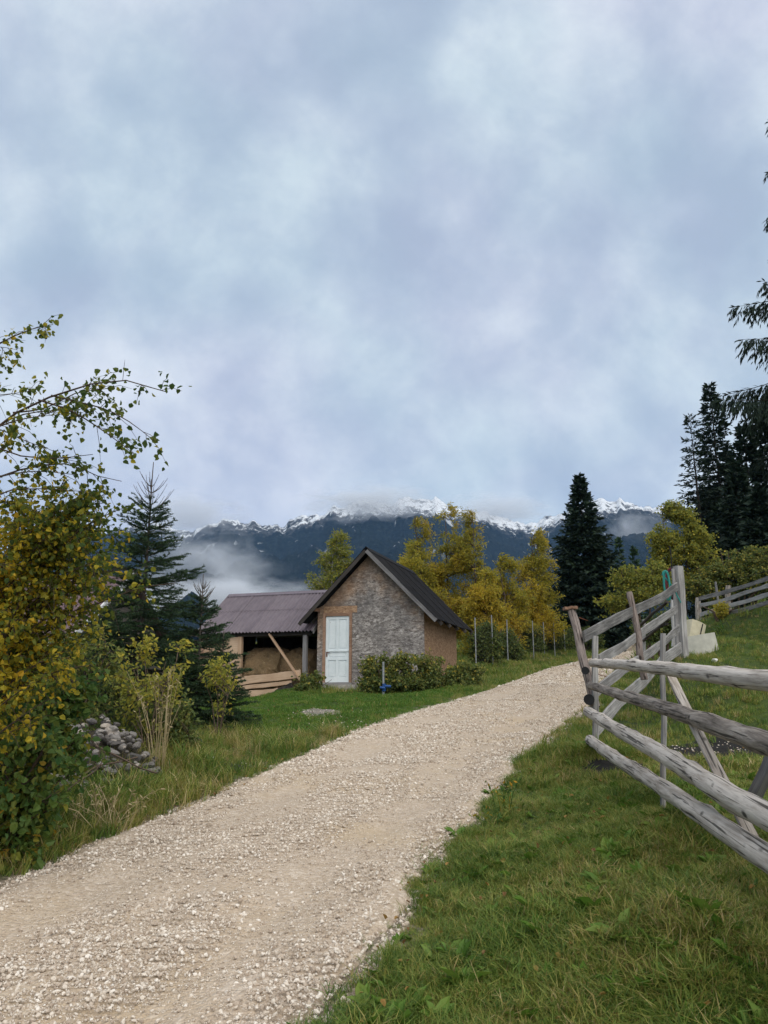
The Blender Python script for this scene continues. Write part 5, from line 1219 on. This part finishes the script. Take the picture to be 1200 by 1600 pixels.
leftT = [tuft(40 + i, L_grass, 22, .20, .06, .006, t0, .75) for i, t0 in enumerate((.25, .35, .5, .7, .88))]
x1_, y1_ = pts(9000, -4.5, -.3, 3.2, 11.5, 1.1)
k_ = (x1_ < edge_x(y1_)[0]) ; sow('grass', leftT, x1_[k_], y1_[k_], .5, 1.15, weights=[.26, .28, .22, .14, .10])
lawnT = [tuft(60 + i, L_lawn, 24, .055, .07, .006, t0, .5) for i, t0 in enumerate((.2, .35, .5, .7))]
x1_, y1_ = pts(34000, -7, 3.6, 8.5, 24.5, 1.0); k_ = (x1_ < edge_x(y1_)[0]); sow('grass', lawnT, x1_[k_], y1_[k_], .7, 1.3)
x1_, y1_ = pts(12000, -2, 14, 20, 50, 1.0); k_ = (x1_ < edge_x(y1_)[0]); sow('grass', midT2 := [tuft(80 + i, L_grass, 20, .16, .12, .012, t0, .5) for i, t0 in enumerate((.25, .4, .6))], x1_[k_], y1_[k_], .7, 1.4)
x1_, y1_ = pts(9000, -30, 40, 24, 70, 1.0); k_ = (x1_ > edge_x(y1_)[1]) | (x1_ < edge_x(y1_)[0] - 4); sow('grass', [tuft(90 + i, L_grass, 16, .3, .25, .03, t0, .5) for i, t0 in enumerate((.25, .4, .6))], x1_[k_], y1_[k_], .7, 1.4)

# fallen leaves in the grass and on the verge
L_fallen = mat_leaf('fallen_leaf', [(0.6, (0.20, 0.16, 0.04)), (0.8, (0.26, 0.15, 0.04)), (1.0, (0.16, 0.08, 0.035))], 0.2)
FL = []
for i in range(3):
    mb = MB(); leaves(mb, np.array([[0, 0, 0.0]]), np.array([[1.0, 0, .1]]), np.array([[0, 0, 1.0]]), .032, .024, .62 + .17 * i, 'oval', .3); FL.append(bpy.data.objects.new('leaf_source', mb.mesh('fallen_leaf', L_fallen)))
xa, ya = pts(520, -.6, 4.2, 2.4, 9, 1.2); xb, yb_ = pts(700, -4.2, -.5, 3.5, 10, 1.1); xc, yc = pts(300, -3.5, 2.0, 10, 21)
xa, ya = np.r_[xa, xb, xc], np.r_[ya, yb_, yc]; k_ = in_view(xa, ya) & (road_t(xa, ya) < .1); xa, ya = xa[k_], ya[k_]; n = len(xa); s = rg_.uniform(.6, 1.3, n)
scatter('fallen_leaves', FL, np.stack([xa, ya, gz(xa, ya) + rg_.uniform(.02, .07, n)], -1), np.stack([s, s, s], -1), np.stack([rg_.normal(0, .5, n), rg_.normal(0, .5, n), rg_.uniform(0, 6.28, n)], -1), rg_.integers(0, 3, n))

# crushed stone lying on the road, thickest along its edges
GS = []
for i in range(10):
    me = rock_mesh('gravel_stone', 500 + i, M_gravel, .7, 1, .3); o = bpy.data.objects.new('gravel_source', me); GS.append(o)
RXs, RYs, RZs = road_surface
def road_z(x, y):
    l, r = edge_x(y); t = np.clip((x - l) / (r - l), 0, 1); j = np.clip(np.searchsorted(ry, y), 1, len(ry) - 1); return RZs[j, np.clip((t * nt_).round().astype(int), 0, nt_)]
def gravel(name, n, y0, y1, smin, smax, bias, edge=0.0, rut=1.0):
    y = y0 + (y1 - y0) * rg_.random(n) ** bias; l, r = edge_x(y); t = rg_.random(n)
    t = np.where(rg_.random(n) < edge, np.where(rg_.random(n) < .5, np.abs(rg_.normal(0, .05, n)) - .035, 1 + .035 - np.abs(rg_.normal(0, .05, n))), t)
    dn_ = fbm(t * 5, y * 1.6, 3, 29); rutp = np.exp(-((t - .27) / .10) ** 2) + np.exp(-((t - .74) / .10) ** 2); k = (dn_ + rg_.normal(0, .5, n) > -.45 + rut * rutp) | (np.minimum(t, 1 - t) < .06); t, y, l, r = t[k], y[k], l[k], r[k]
    x = l + t * (r - l); k = in_view(x, y, .06); x, y, t = x[k], y[k], t[k]; n = len(x)
    z = np.where((t > 0) & (t < 1), road_z(x, y), gz(x, y)); s = smin * (smax / smin) ** (rg_.random(n) ** 2.6)
    P = np.stack([x, y, z + s * .25], -1); S = s[:, None] * rg_.uniform(.75, 1.25, (n, 3)); R = np.stack([rg_.normal(0, .5, n), rg_.normal(0, .5, n), rg_.uniform(0, 6.28, n)], -1)
    return scatter(name, [o.copy() for o in GS], P, S, R, rg_.integers(0, len(GS), n))
gravel('gravel', 130000, 2.3, 9.5, .004, .0175, 1.35, .10)
gravel('gravel', 110000, 2.3, 7.5, .0022, .006, 1.5, .0, 0.0)
gravel('gravel', 60000, 9, 22, .008, .024, 1.25, .14)
gravel('gravel', 20000, 20, 52, .02, .045, 1.2, .15)
# gravel spilt on the lawn and rubble on the bare soil
def spill(name, spots, smin, smax):
    X_, Y_ = [], []
    for cx, cy, rx, ry_, n in spots: X_.append(rg_.normal(cx, rx, n)); Y_.append(rg_.normal(cy, ry_, n))
    x, y = np.concatenate(X_), np.concatenate(Y_); n = len(x); s = rg_.uniform(smin, smax, n)
    scatter(name, [o.copy() for o in GS], np.stack([x, y, gz(x, y) + s * .5 + .01], -1), s[:, None] * rg_.uniform(.7, 1.3, (n, 3)), rg_.uniform(-1, 1, (n, 3)) * [.5, .5, 3], rg_.integers(0, len(GS), n))
q1 = at(500, 1128, 14.3)
spill('gravel', [(q1.x, q1.y, .35, .55, 130), (pb_.x, pb_.y, .25, .3, 70), (pc.x, pc.y, .25, .3, 60), (-1.6, 9.0, .15, .12, 25), (q1.x + .6, q1.y - 1.5, .3, .8, 60)], .007, .018)

# dry stalks and a weed at the road edge
def stalks(px, py, Yb, n, h, label, lm, name='dry_stalks', spread=.08, leafy=0):
    p = at(px, py, Yb); b = G(p.x, p.y); r = np.random.default_rng(int(px)); o = thing(name, tuple(b), label, 'plant'); M = WM[o.name]
    mb = MB(); P0 = np.stack([r.normal(0, spread * .5, n), r.normal(0, spread * .5, n), np.full(n, -.03)], -1); H = h * r.uniform(.5, 1.1, n); dr = r.normal(0, spread * 1.6, (n, 2))
    P1 = P0 + np.stack([dr[:, 0] * .4, dr[:, 1] * .4, H * .6], -1); P2 = P0 + np.stack([dr[:, 0], dr[:, 1], H], -1)
    tubes(mb, np.stack([P0, P1, P2], 1), np.tile([.0035, .003, .0015], (n, 1)), 3, r.random(n)); ob('stems', mb.mesh('stems', lm), o, M)
    m2 = MB(); m = n * 5; i = r.integers(0, n, m); q = r.uniform(.5 if not leafy else .1, 1, m)[:, None]
    leaves(m2, P1[i] * (1 - q) + P2[i] * q, rand_dirs(r, m) + np.array([0, 0, .5]), rand_dirs(r, m), .05 if not leafy else .045, .012 if not leafy else .02, r.random(m), 'rhomb'); ob('foliage', m2.mesh('foliage', lm), o, M)
stalks(250, 1195, 8.1, 22, 1.05, 'clump of tall dry straw stalks at the right of the stone heap', L_straw)
stalks(160, 1290, 6.4, 26, .34, 'tuft of dry yellow grass at the left road edge', L_straw, 'dry_grass_tuft', .14)
stalks(790, 1245, 6.75, 9, .30, 'thin dark weed at the right road edge', L_hazel, 'weed', .07, 1)
stalks(772, 1275, 6.45, 7, .18, 'low weed just below the thin dark weed on the right verge', L_hazel, 'weed', .06, 1)
